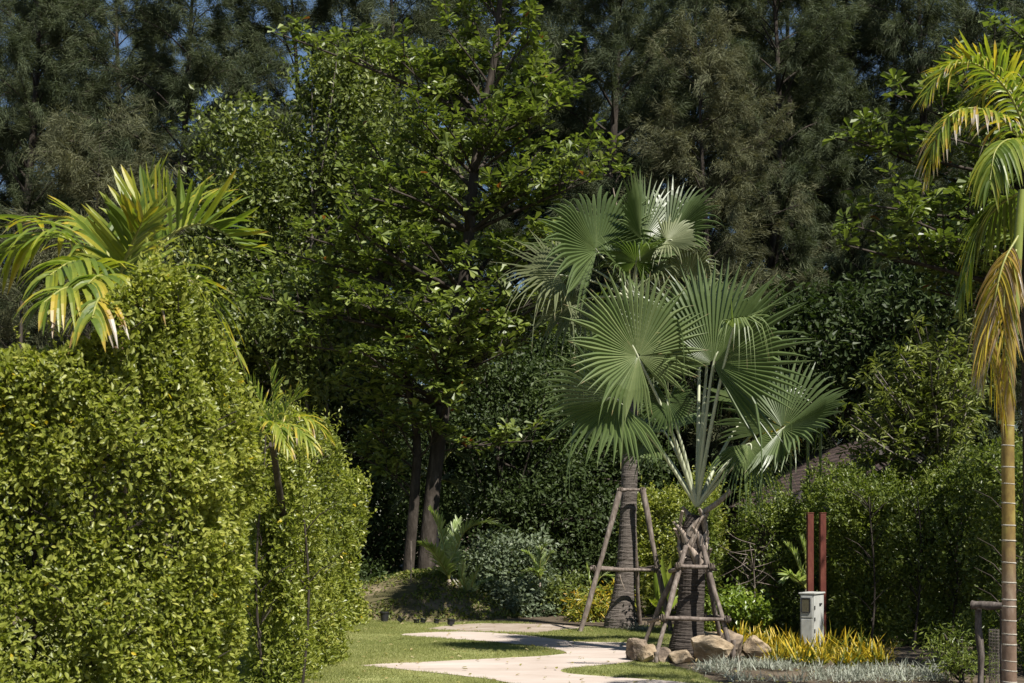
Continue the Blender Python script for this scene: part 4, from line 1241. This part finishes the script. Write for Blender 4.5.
# rear, taller fan palm
rg = np.random.default_rng(302)
RY = 22.6
pr_ = thing('fan_palm', W(622, 628, RY) * [1, 1, 0], 'taller fan palm behind, silvery ragged leaves over a thick ringed grey trunk', 'palm')
b = W(621, 629, RY); b[2] = 0
palm_trunk(pr_, [b, W(622.5, 605, RY), W(626, 565, RY), W(628.5, 510, RY), W(630, 440, RY), W(631, 370, RY), W(632, 300, RY)], [.285, .27, .20, .17, .15, .145, .135, .13, .125, .12, .12, .11, .06], 'palm_bark', 5, .045, .006)
node = W(632, 300, RY)
S = RY / F
for hub, dY, axis, nrm, R, sp, kw in (
        ((597, 250), -.3, (-.42, -.05, .90), (.25, -.85, .45), 80, 260, dict(nseg=46, droop=.20, tmean=.38, fold=.38)),
        ((558, 274), -.3, (-.93, -.1, .22), (.08, -.8, .58), 66, 230, dict(nseg=44, droop=.22, mname='fan_silver', tmean=.62, split=.4)),
        ((642, 240), -.2, (.02, .05, .99), (.70, -.70, .1), 72, 170, dict(nseg=36, fold=.35)),
        ((668, 238), -.1, (.48, .05, .86), (-.55, -.75, .3), 72, 200, dict(nseg=40, droop=.16, fold=.35, tmean=.35)),
        ((667, 241), -.6, (.92, -.25, .05), (-.05, -.70, .72), 42, 230, dict(nseg=36, mname='fan_silver', tmean=.6, droop=.10)),
        ((636, 262), -.7, (.05, -.75, .45), (0, -.35, .90), 52, 320, dict(nseg=46, droop=.30, tmean=.45, split=.4)),
        ((689, 274), -.4, (.30, -.35, .85), (-.1, -.85, .40), 40, 260, dict(nseg=34, mname='fan_silver', tmean=.65, droop=.2)),
        ((578, 300), .2, (-.75, -.1, -.55), (0, -.7, .6), 60, 220, dict(nseg=38, droop=.2, mname='fan_silver')),
        ((610, 240), .6, (-.25, .6, .70), (.1, -.7, .6), 62, 240, dict(nseg=38)),
        ((660, 265), .7, (.55, .65, .45), (0, -.5, .85), 62, 240, dict(nseg=38, droop=.15)),
        ((622, 272), -.6, (-.55, -.55, .50), (.2, -.6, .75), 50, 240, dict(nseg=38, droop=.28, split=.45)),
        ((652, 278), -.6, (.50, -.6, .35), (-.1, -.6, .8), 46, 240, dict(nseg=36, droop=.35, split=.4, mname='fan_silver')),
        ((580, 262), .3, (-.75, .1, .55), (.1, -.8, .55), 66, 220, dict(nseg=40, droop=.2, split=.45)),
        ((650, 320), -.5, (.50, -.50, -.55), (0, -.8, .5), 56, 200, dict(nseg=34, droop=.3, mname='fan_silver'))):
    fan(pr_, node, W(*hub, RY + dY), axis, nrm, R * S, sp, rg, pr=.014, ragged=.12, **kw)
for a_, b_ in (((628, 262), (613, 188)), ((632, 262), (628, 205))):
    g = Geo()
    tube(g, np.stack([W(*a_, RY - .2), W((a_[0] + b_[0]) / 2, (a_[1] + b_[1]) / 2, RY - .2), W(*b_, RY - .2)]), [.022, .02, .008], 7)
    g.build('spear_leaf', M['leaf_base'], pr_, smooth=True)


# ------------------------------------------------------------------ support frames
def pole(root, a, b, r, name, rg, mname='pole'):
    a, b = np.asarray(a, float), np.asarray(b, float)
    t = np.linspace(0, 1, 12)[:, None]
    L = np.linalg.norm(b - a)
    pts = a + (b - a) * t + np.cumsum(rg.normal(0, .0035 * L ** .5, (12, 3)), 0) * np.sin(t * np.pi)
    rr = r * (1 + .12 * np.sin(np.linspace(0, 9, 12) + rg.uniform(0, 6))) * np.linspace(1.08, .9, 12)
    g = Geo()
    tube(g, pts, rr, 9)
    return g.build(name, M[mname], root, smooth=True)


rg = np.random.default_rng(401)


def gp(px, py, Y, z=0.0):
    p = W(px, py, Y)
    p[2] = z
    return p


sf = thing('palm_support', (W(690, 656, FY) * [1, 1, 0]), 'grey log support frame around the front fan palm trunk', 'support frame')
TL, TR = W(686, 546, FY - .25), W(703, 546, FY - .25)
BL, BR = W(684, 552, FY + .15), W(704, 552, FY + .15)
pole(sf, TL, gp(654, 0, FY - .85), .032, 'pole', rg)
pole(sf, TR, gp(734, 0, FY - .75), .032, 'pole', rg)
pole(sf, BL, gp(640, 0, FY + .45), .034, 'pole', rg)
pole(sf, BR, gp(723, 0, FY + .6), .030, 'pole', rg)
for a_, b_, ya, yb, r in (((675, 566), (715, 567), -.40, -.38, .026), ((670, 571), (685, 567), .18, -.36, .026), ((706, 567), (716, 570), -.30, .22, .024), ((685, 568), (712, 568), .30, .32, .02),
                          ((659, 618), (731, 620), -.68, -.62, .026), ((649, 621), (664, 617), .36, -.66, .028), ((700, 616), (723, 616), .44, .46, .022), ((728, 620), (716, 616), -.6, .42, .022)):
    pole(sf, W(*a_, FY + ya), W(*b_, FY + yb), r, 'crossbar', rg)
for px, py, y in ((656, 652, -.95), (733, 640, -.85)):
    t = W(px, py, FY + y)
    pole(sf, t, gp(px, 0, FY + y), .026, 'stake', rg)

sb = thing('palm_support', (W(622, 630, RY) * [1, 1, 0]), 'taller pole support frame leaning on the rear fan palm trunk', 'support frame')
pole(sb, W(619.5, 492, RY - .35), gp(580, 0, RY - .75), .042, 'pole', rg)
pole(sb, W(642.5, 490, RY - .3), gp(671, 0, RY - .5), .042, 'pole', rg)
pole(sb, W(631, 495, RY + .3), gp(640, 0, RY + 1.1), .04, 'pole', rg)
pole(sb, W(617, 490, RY - .3), W(646, 490, RY - .27), .026, 'crossbar', rg)
pole(sb, W(590, 569, RY - .55), W(660, 570, RY - .42), .03, 'crossbar', rg)
pole(sb, W(660, 566, RY - .38), W(640, 568, RY + .7), .026, 'crossbar', rg)
pole(sb, W(592, 567, RY - .5), W(640, 570, RY + .72), .026, 'crossbar', rg)
g = Geo()
tube(g, spline([W(619, 571, RY - .48), W(621, 580, RY - .46), W(625, 590, RY - .44)], 5), np.linspace(.010, .006, 11), 5)
g.build('loose_tie', M['leaf_base'], sb, smooth=True)

# rope lashings where poles and bars cross
M['rope'] = solid_mat('rope', [(.25, (.035, .028, .022)), (.5, (.09, .072, .055)), (.8, (.17, .14, .11))], (60, 60, 60), .95, .5, .2)


def lash(root, c, rad, axis):
    ax_ = nz(axis)
    A = nz(np.cross(ax_, UP + [.1, .2, 0]))
    B = np.cross(ax_, A)
    th = np.linspace(0, 6.2832 * 5, 76)
    pts = c + rad * (np.cos(th)[:, None] * A + np.sin(th)[:, None] * B) + ax_ * (np.linspace(-.024, .024, 76) + .012 * np.sin(th * .7))[:, None]
    g = Geo()
    tube(g, pts, .0075, 5)
    g.build('rope_tie', M['rope'], root, smooth=True)


for a_, ya in (((678, 566.3), -.40), ((711, 567), -.38), ((663, 618.2), -.68), ((727, 619.6), -.63), ((674, 571), .14), ((704, 616), .44)):
    lash(sf, W(*a_, FY + ya), .043, [1, .05, 0])
for a_, ya in (((595, 569.1), -.55), ((655, 569.8), -.43), ((620.5, 490.2), -.3), ((642.5, 490.2), -.29)):
    lash(sb, W(*a_, RY + ya), .046, [1, .02, 0])

# log rail at right
M['old_log'] = solid_mat('old_log', [(.25, (.030, .024, .020)), (.5, (.085, .070, .060)), (.8, (.19, .165, .145))], (25, 25, 7), .9, .5, .2, 7)
lr_ = thing('log_rail', (W(985, 640, 13.6) * [1, 1, 0]), 'weathered log rail on two posts beside the ringed palm stem', 'rail')
pole(lr_, W(972, 605, 13.7), W(1003, 606, 13.5), .040, 'crossbar', rg, 'old_log')
pole(lr_, W(978, 609, 13.7), gp(980, 0, 13.7), .033, 'post', rg, 'old_log')
pole(lr_, W(1003, 610, 13.6), gp(1003, 0, 13.6), .026, 'post', rg, 'old_log')
# wire mesh sleeve
g = Geo()
c = gp(994, 0, 13.3)
for a in np.linspace(0, 6.283, 20, endpoint=False):
    p0 = c + np.array([math.cos(a) * .045, math.sin(a) * .045, 0])
    tube(g, np.stack([p0, p0 + UP * .4, p0 + UP * .66]), .0022, 4, cap=False)
for z in np.arange(.02, .67, .03):
    th = np.linspace(0, 6.2832, 15)
    tube(g, np.stack([c[0] + .045 * np.cos(th), c[1] + .045 * np.sin(th), np.full(15, z)], -1), .0022, 4, cap=False)
tag(g.build('mesh_sleeve', M['bark_grey'], loc=c), 'thin grey wire mesh sleeve standing between log rail and ringed palm', 'plant guard')
# stake by the twin trunk
g = Geo()
b = W(411, 604, 26.0); b[2] = mound_z(np.array([b[0]]), np.array([b[1]]))[0] - .03
t = W(411, 541, 26.0)
tube(g, np.stack([b, (b + t) / 2, t]), [.013, .012, .011], 7)
tag(g.build('stake', M['pole'], loc=b), 'thin upright stake in front of the twin trunked tree', 'stake')
# leaning bare sticks beside the young coconut palm
for (x0, y0), (x1, y1), lab in (((461, 606), (450, 575), 'pale leaning stick propping the young coconut palm, nearer the trunk'), ((466, 604), (455, 578), 'pale leaning stick propping the young coconut palm, further from the trunk')):
    a_, b_ = W(x0, y0, 25.9), W(x1, y1, 26.2)
    a_[2] = mound_z(np.array([a_[0]]), np.array([a_[1]]))[0] - .02
    g = Geo()
    tube(g, np.stack([a_, (a_ + b_) / 2, b_]), .012, 6)
    tag(g.build('prop_stick', M['ring'], loc=a_), lab, 'stick')

# red posts and slender green stems
for px, Y, lab in ((810, 18.75, 'flat red brown post above the utility box, nearer one'), (822.5, 19.2, 'flat red brown post above the utility box, further one in shade')):
    zt = EYE - (514 - HY) * Y / F
    o = thing('red_post', gp(px, 0, Y), lab, 'post')
    g = Geo(); box(g, gp(px, 0, Y) + UP * zt / 2, (.082, .075, zt), .1, .006); g.build('shaft', M['red_paint'], o)
    g = Geo(); box(g, gp(px, 0, Y) + UP * (zt + .012), (.09, .083, .015), .1, .004); g.build('cap', M['red_paint'], o)
for px, Y, yt, lab in ((808, 23.5, 425, 'slender green cane rising behind the first red post'), (820.5, 23.5, 420, 'slender green cane rising behind the second red post'), (791, 23.6, 440, 'thinner green cane left of the red posts')):
    zt = EYE - (yt - HY) * Y / F
    o = thing('green_cane', gp(px, 0, Y), lab, 'cane')
    b = gp(px, 0, Y)
    z = np.arange(0, zt, .035)
    r = .030 + .004 * ((z % .35) < .04)
    g = Geo(); tube(g, np.stack([b[0] + 0 * z, b[1] + .02 * np.sin(z), z], -1), r * np.linspace(1, .8, len(z)) * (.75 if px < 800 else 1), 9); g.build('cane', M['green_stem'], o, smooth=True)
    t = b + UP * zt
    gg = Geo()
    rr = np.random.default_rng(int(px))
    dd = nz(rr.normal(size=(22, 3)) + UP * .5)
    strips(gg, np.repeat((t - UP * .1)[None], 22, 0) + rr.normal(0, .06, (22, 3)), dd, rr.uniform(.2, .4, 22), .03, .4, rr.uniform(.2, .6, 22), prof='lance', fold=.1)
    gg.build('leaf_tuft', M['feather'], o)

# dark gate posts in the hedge gap
for px, w, yt, lab in ((744, .085, 520, 'dark metal post standing in the gap of the hedge'), (756, .04, 540, 'thinner dark stake right of the dark metal post')):
    Y = 22.0
    zt = EYE - (yt - HY) * Y / F
    o = thing('dark_post', gp(px, 0, Y), lab, 'post')
    g = Geo(); box(g, gp(px, 0, Y) + UP * zt / 2, (w, w, zt), 0, .006); g.build('shaft', M['dark_metal'], o)
    g = Geo(); box(g, gp(px, 0, Y) + UP * (zt + .01), (w * 1.3, w * 1.3, .02), 0, .004); g.build('cap', M['dark_metal'], o)
# bare pale twigs in the gap
g = Geo()
rr = np.random.default_rng(19)
b = gp(752, 0, 20.3)
for k in range(24):
    s = b + UP * rr.uniform(.5, 1.35) + rr.normal(0, .08, 3)
    e = s + nz(rr.normal(size=3) * [1, .5, .6] + [-.2, 0, .2]) * rr.uniform(.25, .55)
    tube(g, spline([s, (s + e) / 2 + rr.normal(0, .03, 3), e], 3), np.linspace(.007, .002, 7), 4, cap=False)
tube(g, spline([b, b + [.04, 0, .8], b + [-.03, 0, 1.4]], 6), np.linspace(.014, .006, 13), 6)
tag(g.build('bare_shrub', M['pole'], loc=b), 'leafless pale twiggy shrub in front of the hedge gap', 'shrub')

# ------------------------------------------------------------------ utility box
ub = thing('utility_box', gp(812, 0, 18.2), 'light grey metal utility box with a small meter window, before the red posts', 'utility box')
c = gp(812, 0, 18.2)
rz = -.62
w_, d_, h_ = .36, .19, .78


def loc2(x, y, z):
    return c + np.array([x * math.cos(rz) - y * math.sin(rz), x * math.sin(rz) + y * math.cos(rz), z])


rz = 1.0     # narrow front turned towards the left
g = Geo(); box(g, loc2(0, 0, h_ / 2 - .0), (w_, d_, h_ - .02), rz, .008); g.build('cabinet', M['box_paint'], ub)
g = Geo(); box(g, loc2(0, 0, h_ + .002), (w_ + .03, d_ + .03, .022), rz, .005); g.build('lid', M['box_paint'], ub)
g = Geo(); box(g, loc2(-w_ / 2 - .006, 0, h_ - .17), (.012, d_ - .04, .28), rz, .004); dr = g.build('upper_door', M['box_paint'], ub)
g = Geo(); box(g, loc2(-w_ / 2 - .015, .01, h_ - .15), (.008, d_ * .55, .17), rz, .002); wn = g.build('meter_window', M['meter_glass'], dr)
g = Geo()
for dy, dz, sy, sz in ((.01, .09, d_ * .62, .014), (.01, -.09, d_ * .62, .014), (.01 + d_ * .30, 0, .014, .166), (.01 - d_ * .30, 0, .014, .166)):
    box(g, loc2(-w_ / 2 - .018, dy, h_ - .15 + dz), (.010, sy, sz), rz, .002)
g.build('window_frame', M['dark_metal'], dr)
g = Geo(); box(g, loc2(-w_ / 2 - .006, 0, h_ - .54), (.012, d_ - .04, .42), rz, .004); lo = g.build('lower_door', M['box_paint'], ub)
g = Geo(); box(g, loc2(.04, -d_ / 2 - .008, h_ - .14), (.07, .018, .022), rz, .004); g.build('handle', M['dark_metal'], ub)
for z in (.3, .45, .6):
    g = Geo(); box(g, loc2(-w_ / 2 + .012, -d_ / 2 - .006, z), (.016, .014, .05), rz, .003); g.build('hinge', M['dark_metal'], ub)

# ------------------------------------------------------------------ house roof behind the hedge


def quad_uv(name, quads, m, parent, thick=.06):
    """roof slopes as real slabs with uv along the slope"""
    bm = bmesh.new()
    uvl = bm.loops.layers.uv.new('uv')
    for q in quads:
        q = [np.asarray(x, float) for x in q]
        nn = nz(np.cross(q[1] - q[0], q[3] - q[0]))
        lo = [x - nn * thick for x in q]
        vs = [bm.verts.new(x) for x in q + lo]
        eu, ev = nz(q[1] - q[0]), nz(q[3] - q[0])
        for idx in ((0, 1, 2, 3), (7, 6, 5, 4), (0, 4, 5, 1), (1, 5, 6, 2), (2, 6, 7, 3), (3, 7, 4, 0)):
            f = bm.faces.new([vs[k] for k in idx])
            for l in f.loops:
                co_ = np.array(l.vert.co)
                l[uvl].uv = (float(np.dot(co_ - q[0], eu)), float(np.dot(co_ - q[0], ev)))
    org = ORG[parent.name]
    for v in bm.verts:
        v.co -= Vector(org)
    me = D.meshes.new(name)
    bm.to_mesh(me)
    bm.free()
    me.materials.append(m)
    o = D.objects.new(name, me)
    COL.objects.link(o)
    o.parent = parent
    ORG[o.name] = org
    return o


def gable(parent, x0, x1, y0, y1, ze, zr, nm='roof'):
    xm = (x0 + x1) / 2
    rf = quad_uv(nm, [[(x0, y0, ze), (x0, y1, ze), (xm, y1, zr), (xm, y0, zr)][::-1][1:] + [(xm, y0, zr)] if False else [(x0, y1, ze), (x0, y0, ze), (xm, y0, zr), (xm, y1, zr)],
                      [(x1, y0, ze), (x1, y1, ze), (xm, y1, zr), (xm, y0, zr)]], M['roof_tile'], parent, .07)
    for xa in (x0, x1):
        g = Geo()
        a, b = np.array([xa, y0 - .02, ze - .09]), np.array([xm, y0 - .02, zr - .09])
        u = nz(b - a)
        w = np.array([-u[2], 0, u[0]]) * (1 if u[0] > 0 else -1)
        v = [a - w * .09, b - w * .09, b + w * .1, a + w * .1]
        v = v + [x - np.array([0, .05, 0]) for x in v]
        g.add(np.array(v), np.array([[0, 1, 2, 3], [7, 6, 5, 4], [0, 4, 5, 1], [1, 5, 6, 2], [2, 6, 7, 3], [3, 7, 4, 0]]))
        g.build('barge_board', M['fascia'], parent)
    g = Geo()
    yy = y0 + .35
    v = np.array([(x0 + .45, yy, ze - .1), (x1 - .45, yy, ze - .1), (xm, yy, zr - .26)])
    v = np.vstack([v, v + [0, .06, 0]])
    g.add(v, np.array([[0, 1, 2], [5, 4, 3]]))
    g.add(v, np.array([[0, 3, 4, 1], [1, 4, 5, 2], [2, 5, 3, 0]]))
    g.build('gable_panel', M['red_wood'], parent)
    return rf


hs = thing('house', (7.4, 30, 0), 'low house with brown tiled gable roofs half hidden behind the dark hedge', 'house')
gable(hs, 5.3, 10.2, 27.2, 35.5, 2.15, 3.6)
gable(hs, 5.55, 8.8, 25.6, 27.1, 1.95, 2.95)
g = Geo(); box(g, (7.55, 31.4, 1.0), (4.5, 7.2, 2.0)); g.build('wall', M['wall_plaster'], hs)
for x in (5.9, 8.4):
    g = Geo(); box(g, (x, 26.0, .93), (.16, .16, 1.86), 0, .01); g.build('porch_post', M['red_wood'], hs)
g = Geo(); box(g, (6.6, 27.78, .98), (.9, .06, 1.9), 0, .01); g.build('door', M['red_wood'], hs)

# ------------------------------------------------------------------ boulders round the front palm


def boulder(label, px, py, Y, sx, sy, sz, seed, m='rock'):
    bm = bmesh.new()
    bmesh.ops.create_icosphere(bm, subdivisions=4, radius=1)
    v = np.array([x.co[:] for x in bm.verts])
    f = np.array([[x.index for x in fc.verts] for fc in bm.faces])
    bm.free()
    rg = np.random.default_rng(seed)
    u = v.copy()
    for k in range(16):        # planar facets
        n = nz(rg.normal(size=3))
        h = rg.uniform(.55, .86)
        d = v @ n - h
        v = v - np.where(d > 0, d, 0)[:, None] * n * .97
    v *= (1 + .10 * fbm(u, 2.5, seed) + .04 * fbm(u, 7, seed + 1) + .022 * fbm(u, 19, seed + 2))[:, None]
    c = gp(px, 0, Y)
    c[2] = sz * .55
    a = rg.uniform(0, 3)
    x = v[:, 0] * sx * 1.12; y = v[:, 1] * sy * 1.12
    g = Geo()
    cr, sr = math.cos(a) * 0 + 1, 0
    g.add(np.stack([x, y, v[:, 2] * sz * 1.1], -1) + c, f)
    tag(g.build('boulder', M[m], loc=gp(px, 0, Y), smooth=False), label, 'boulder', 'boulders ringing the front palm')


boulder('dark topped boulder at the left end of the stone ring, beside the path', 637, 655, 17.15, .15, .2, .19, 1, 'rock_grey')
boulder('tan boulder just right of the dark topped one, behind the left stake', 650, 660, 16.95, .14, .18, .15, 2)
boulder('small rounded boulder between the left pole foot and the palm trunk', 664, 660, 17.0, .10, .15, .13, 3, 'rock_grey')
boulder('broad low tan boulder in front of the palm trunk', 680, 662, 16.85, .16, .18, .115, 4)
boulder('large pale slab boulder with sloping top, right of the palm trunk', 708, 660, 16.95, .28, .26, .20, 5)
boulder('angular brownish boulder at the foot of the right pole', 729, 650, 17.4, .18, .2, .25, 6, 'rock_grey')
boulder('pale boulder at the right end of the ring, beside the yellow clumps', 753, 655, 17.5, .20, .2, .19, 7)
boulder('pale boulder half hidden behind the palm trunk', 708, 645, 18.3, .2, .2, .22, 8)
boulder('small grey stone resting at the right edge of the mound', 459 + 6, 600, 25.6, .13, .12, .14, 9, 'rock_grey')

# ------------------------------------------------------------------ small black pots along the mound


def pot(label, px, py, r, h, tilt, seed):
    r, h = r * .78, h * .78
    b = G(px, py)
    root = thing('plant_pot', b, label, 'plant pot', 'black pots along the mound')
    n = 18
    prof = [(0, .0), (r * .78, .0), (r * .95, h * .86), (r * 1.08, h * .87), (r * 1.08, h), (r * .92, h), (r * .86, h * .80), (0, h * .78)]
    th = np.linspace(0, 6.2832, n, endpoint=False)
    g = Geo()
    V = np.array([[q[0] * math.cos(t), q[0] * math.sin(t), q[1]] for q in prof for t in th])
    ca, sa = math.cos(tilt), math.sin(tilt)
    V = np.stack([V[:, 0] * ca + V[:, 2] * sa, V[:, 1], -V[:, 0] * sa + V[:, 2] * ca + abs(sa) * r], -1) + b + UP * .014
    i = np.arange(len(prof) - 1)[:, None] * n
    j = np.arange(n)[None]
    f = np.stack([i + j, i + (j + 1) % n, i + n + (j + 1) % n, i + n + j], -1).reshape(-1, 4)
    g.add(V, f)
    g.build('pot_body', M['pot'], root, smooth=False)
    rr = np.random.default_rng(seed)
    gg = Geo()
    k = 12
    top = b + np.array([h * sa, 0, h * ca + abs(sa) * r])
    strips(gg, top + rr.normal(0, r * .3, (k, 3)) * [1, 1, 0] - UP * .03, nz(rr.normal(size=(k, 3)) * .6 + UP), rr.uniform(.05, .12, k), .02, .3, rr.uniform(.2, .7, k), prof='lance')
    gg.build('seedling', M['cover'], root)


pot('largest black plant pot at the left foot of the mound', 384.5, 622.5, .10, .22, 0, 1)
pot('small tipped black pot just right of the largest one', 399, 624, .075, .10, .6, 2)
pot('low black pot near the middle of the mound edge, left of its twin', 416.5, 624, .07, .09, 0, 3)
pot('low black pot near the middle of the mound edge, right of its twin', 422.5, 624.3, .07, .09, .3, 4)
pot('small black pot half sunk in the creeping plants', 436, 624.5, .065, .09, .2, 5)
pot('black pot alone at the right end of the row on bare earth', 450.5, 626.5, .09, .13, .15, 6)

# ------------------------------------------------------------------ broad-leaved banana-like plant between the palms
rr = np.random.default_rng(52)
bp = thing('broad_leaf_plant', gp(664, 0, 22.9), 'upright lime green plant with broad paddle leaves between the fan palms', 'plant')
for tip, w in (((662, 546), .17), ((671, 552), .18), ((654, 560), .16), ((678, 565), .16), ((645, 578), .15), ((668, 572), .14), ((684, 580), .13)):
    b = gp(664 + (tip[0] - 664) * .2, 0, 22.9 + rr.normal(0, .12)) + UP * .25
    e = W(*tip, 22.9 + rr.normal(0, .25))
    g = Geo()
    L = np.linalg.norm(e - b)
    strips(g, b[None], (e - b)[None], [L], [w], [.12 if abs(tip[0] - 664) < 12 else .3], [rr.uniform(.4, .9)], side=np.array([[.9, -.4, 0]]), k=9, prof='lance', fold=.22)
    lf = g.build('leaf', M['lime'], bp, smooth=True)
g = Geo()
tube(g, np.stack([gp(664, 0, 22.9), gp(664, 0, 22.9) + UP * .3, gp(664, 0, 22.9) + UP * .5]), [.06, .05, .03], 8)
g.build('stem', M['green_stem'], bp, smooth=True)

# ------------------------------------------------------------------ yellow strap-leaved clumps, silver border
rr = np.random.default_rng(61)
meshes = []
for v in range(4):
    g = Geo()
    k = 46
    d = nz(rr.normal(size=(k, 3)) * [.55, .55, .2] + UP)
    tt = np.clip(rr.normal(.42, .25, k), 0, 1)[:, None] + np.linspace(-.3, .3, 4)[None]
    strips(g, rr.normal(0, .05, (k, 3)) * [1, 1, 0], d, rr.uniform(.22, .50, k), .026, rr.uniform(.08, .5, k), np.clip(tt, 0, 1), k=5, prof='lance', fold=.12)
    o = g.build('yellow_clump', M['yellow'], loc=(0, 0, 0))
    meshes.append(o)
spots = []
tries = 0
while len(spots) < 46 and tries < 4000:
    tries += 1
    px = rr.uniform(735, 882)
    Y = rr.uniform(16.4, 18.5) if px > 765 else rr.uniform(18.2, 20)
    if px > 840:
        Y = rr.uniform(16.2, 17.2)
    p = gp(px, 0, Y)
    if abs(px - 812) < 14 and Y > 18.0:
        continue
    if all(np.linalg.norm(p - q) > .17 for q in spots):
        spots.append(p)
for i, p in enumerate(spots):
    o = meshes[i] if i < 4 else meshes[i % 4].copy()
    if i >= 4:
        COL.objects.link(o)
    o.location = p
    o.rotation_euler = (0, 0, rr.uniform(0, 6.28))
    s = rr.uniform(.55, 1.25)
    o.scale = (s, s, s)
    tag(o, 'clump of upright yellow strap leaves in the bed before the utility box', 'plant', 'yellow leaf clumps in the bed')

g = Geo()
N = 9000
px = rr.uniform(695, 940, N)
Y = rr.uniform(14.6, 16.7, N)
p = np.stack([(px - CX) * Y / F, Y, np.full(N, .02)], -1)
k = (fbm(p, 2.8, 9) + rr.uniform(-.25, .9, N) > 0) & (p[:, 1] < 15.9 + .7 * (px < 800)) & ((px > 730) | (p[:, 1] > 15.4))
p = p[k]
# clumped
cent = p[rr.choice(len(p), 420)]
kk = np.minimum((rr.uniform(size=len(p)) ** 1.3 * 420).astype(int), 419)
p = cent[kk] + rr.normal(0, .06, (len(p), 3)) * [1, 1, 0]
strips(g, p, nz(rr.normal(size=(len(p), 3)) * [.8, .8, .2] + UP * .8), rr.uniform(.12, .28, len(p)), .010, rr.uniform(.15, .7, len(p)), np.clip(rr.normal(.5, .2, len(p)), 0, 1), k=4, prof='grass')
tag(g.build('silver_grass', M['silver'], loc=(3, 15.5, 0)), 'silvery grey grassy border in front of the stones and yellow clumps', 'border grass', kind='stuff')

# a tuft by the rear palm foot
g = Geo()
b = gp(641, 0, 22.2)
k = 160
strips(g, b + rr.normal(0, .10, (k, 3)) * [1.4, 1, 0], nz(rr.normal(size=(k, 3)) * [.8, .8, .2] + UP), rr.uniform(.15, .34, k), .014, rr.uniform(.2, .7, k), rr.uniform(.1, .7, k), k=4, prof='grass')
tag(g.build('grass_tuft', M['silver'], loc=b), 'silvery grass tuft at the right foot of the rear fan palm', 'plant')
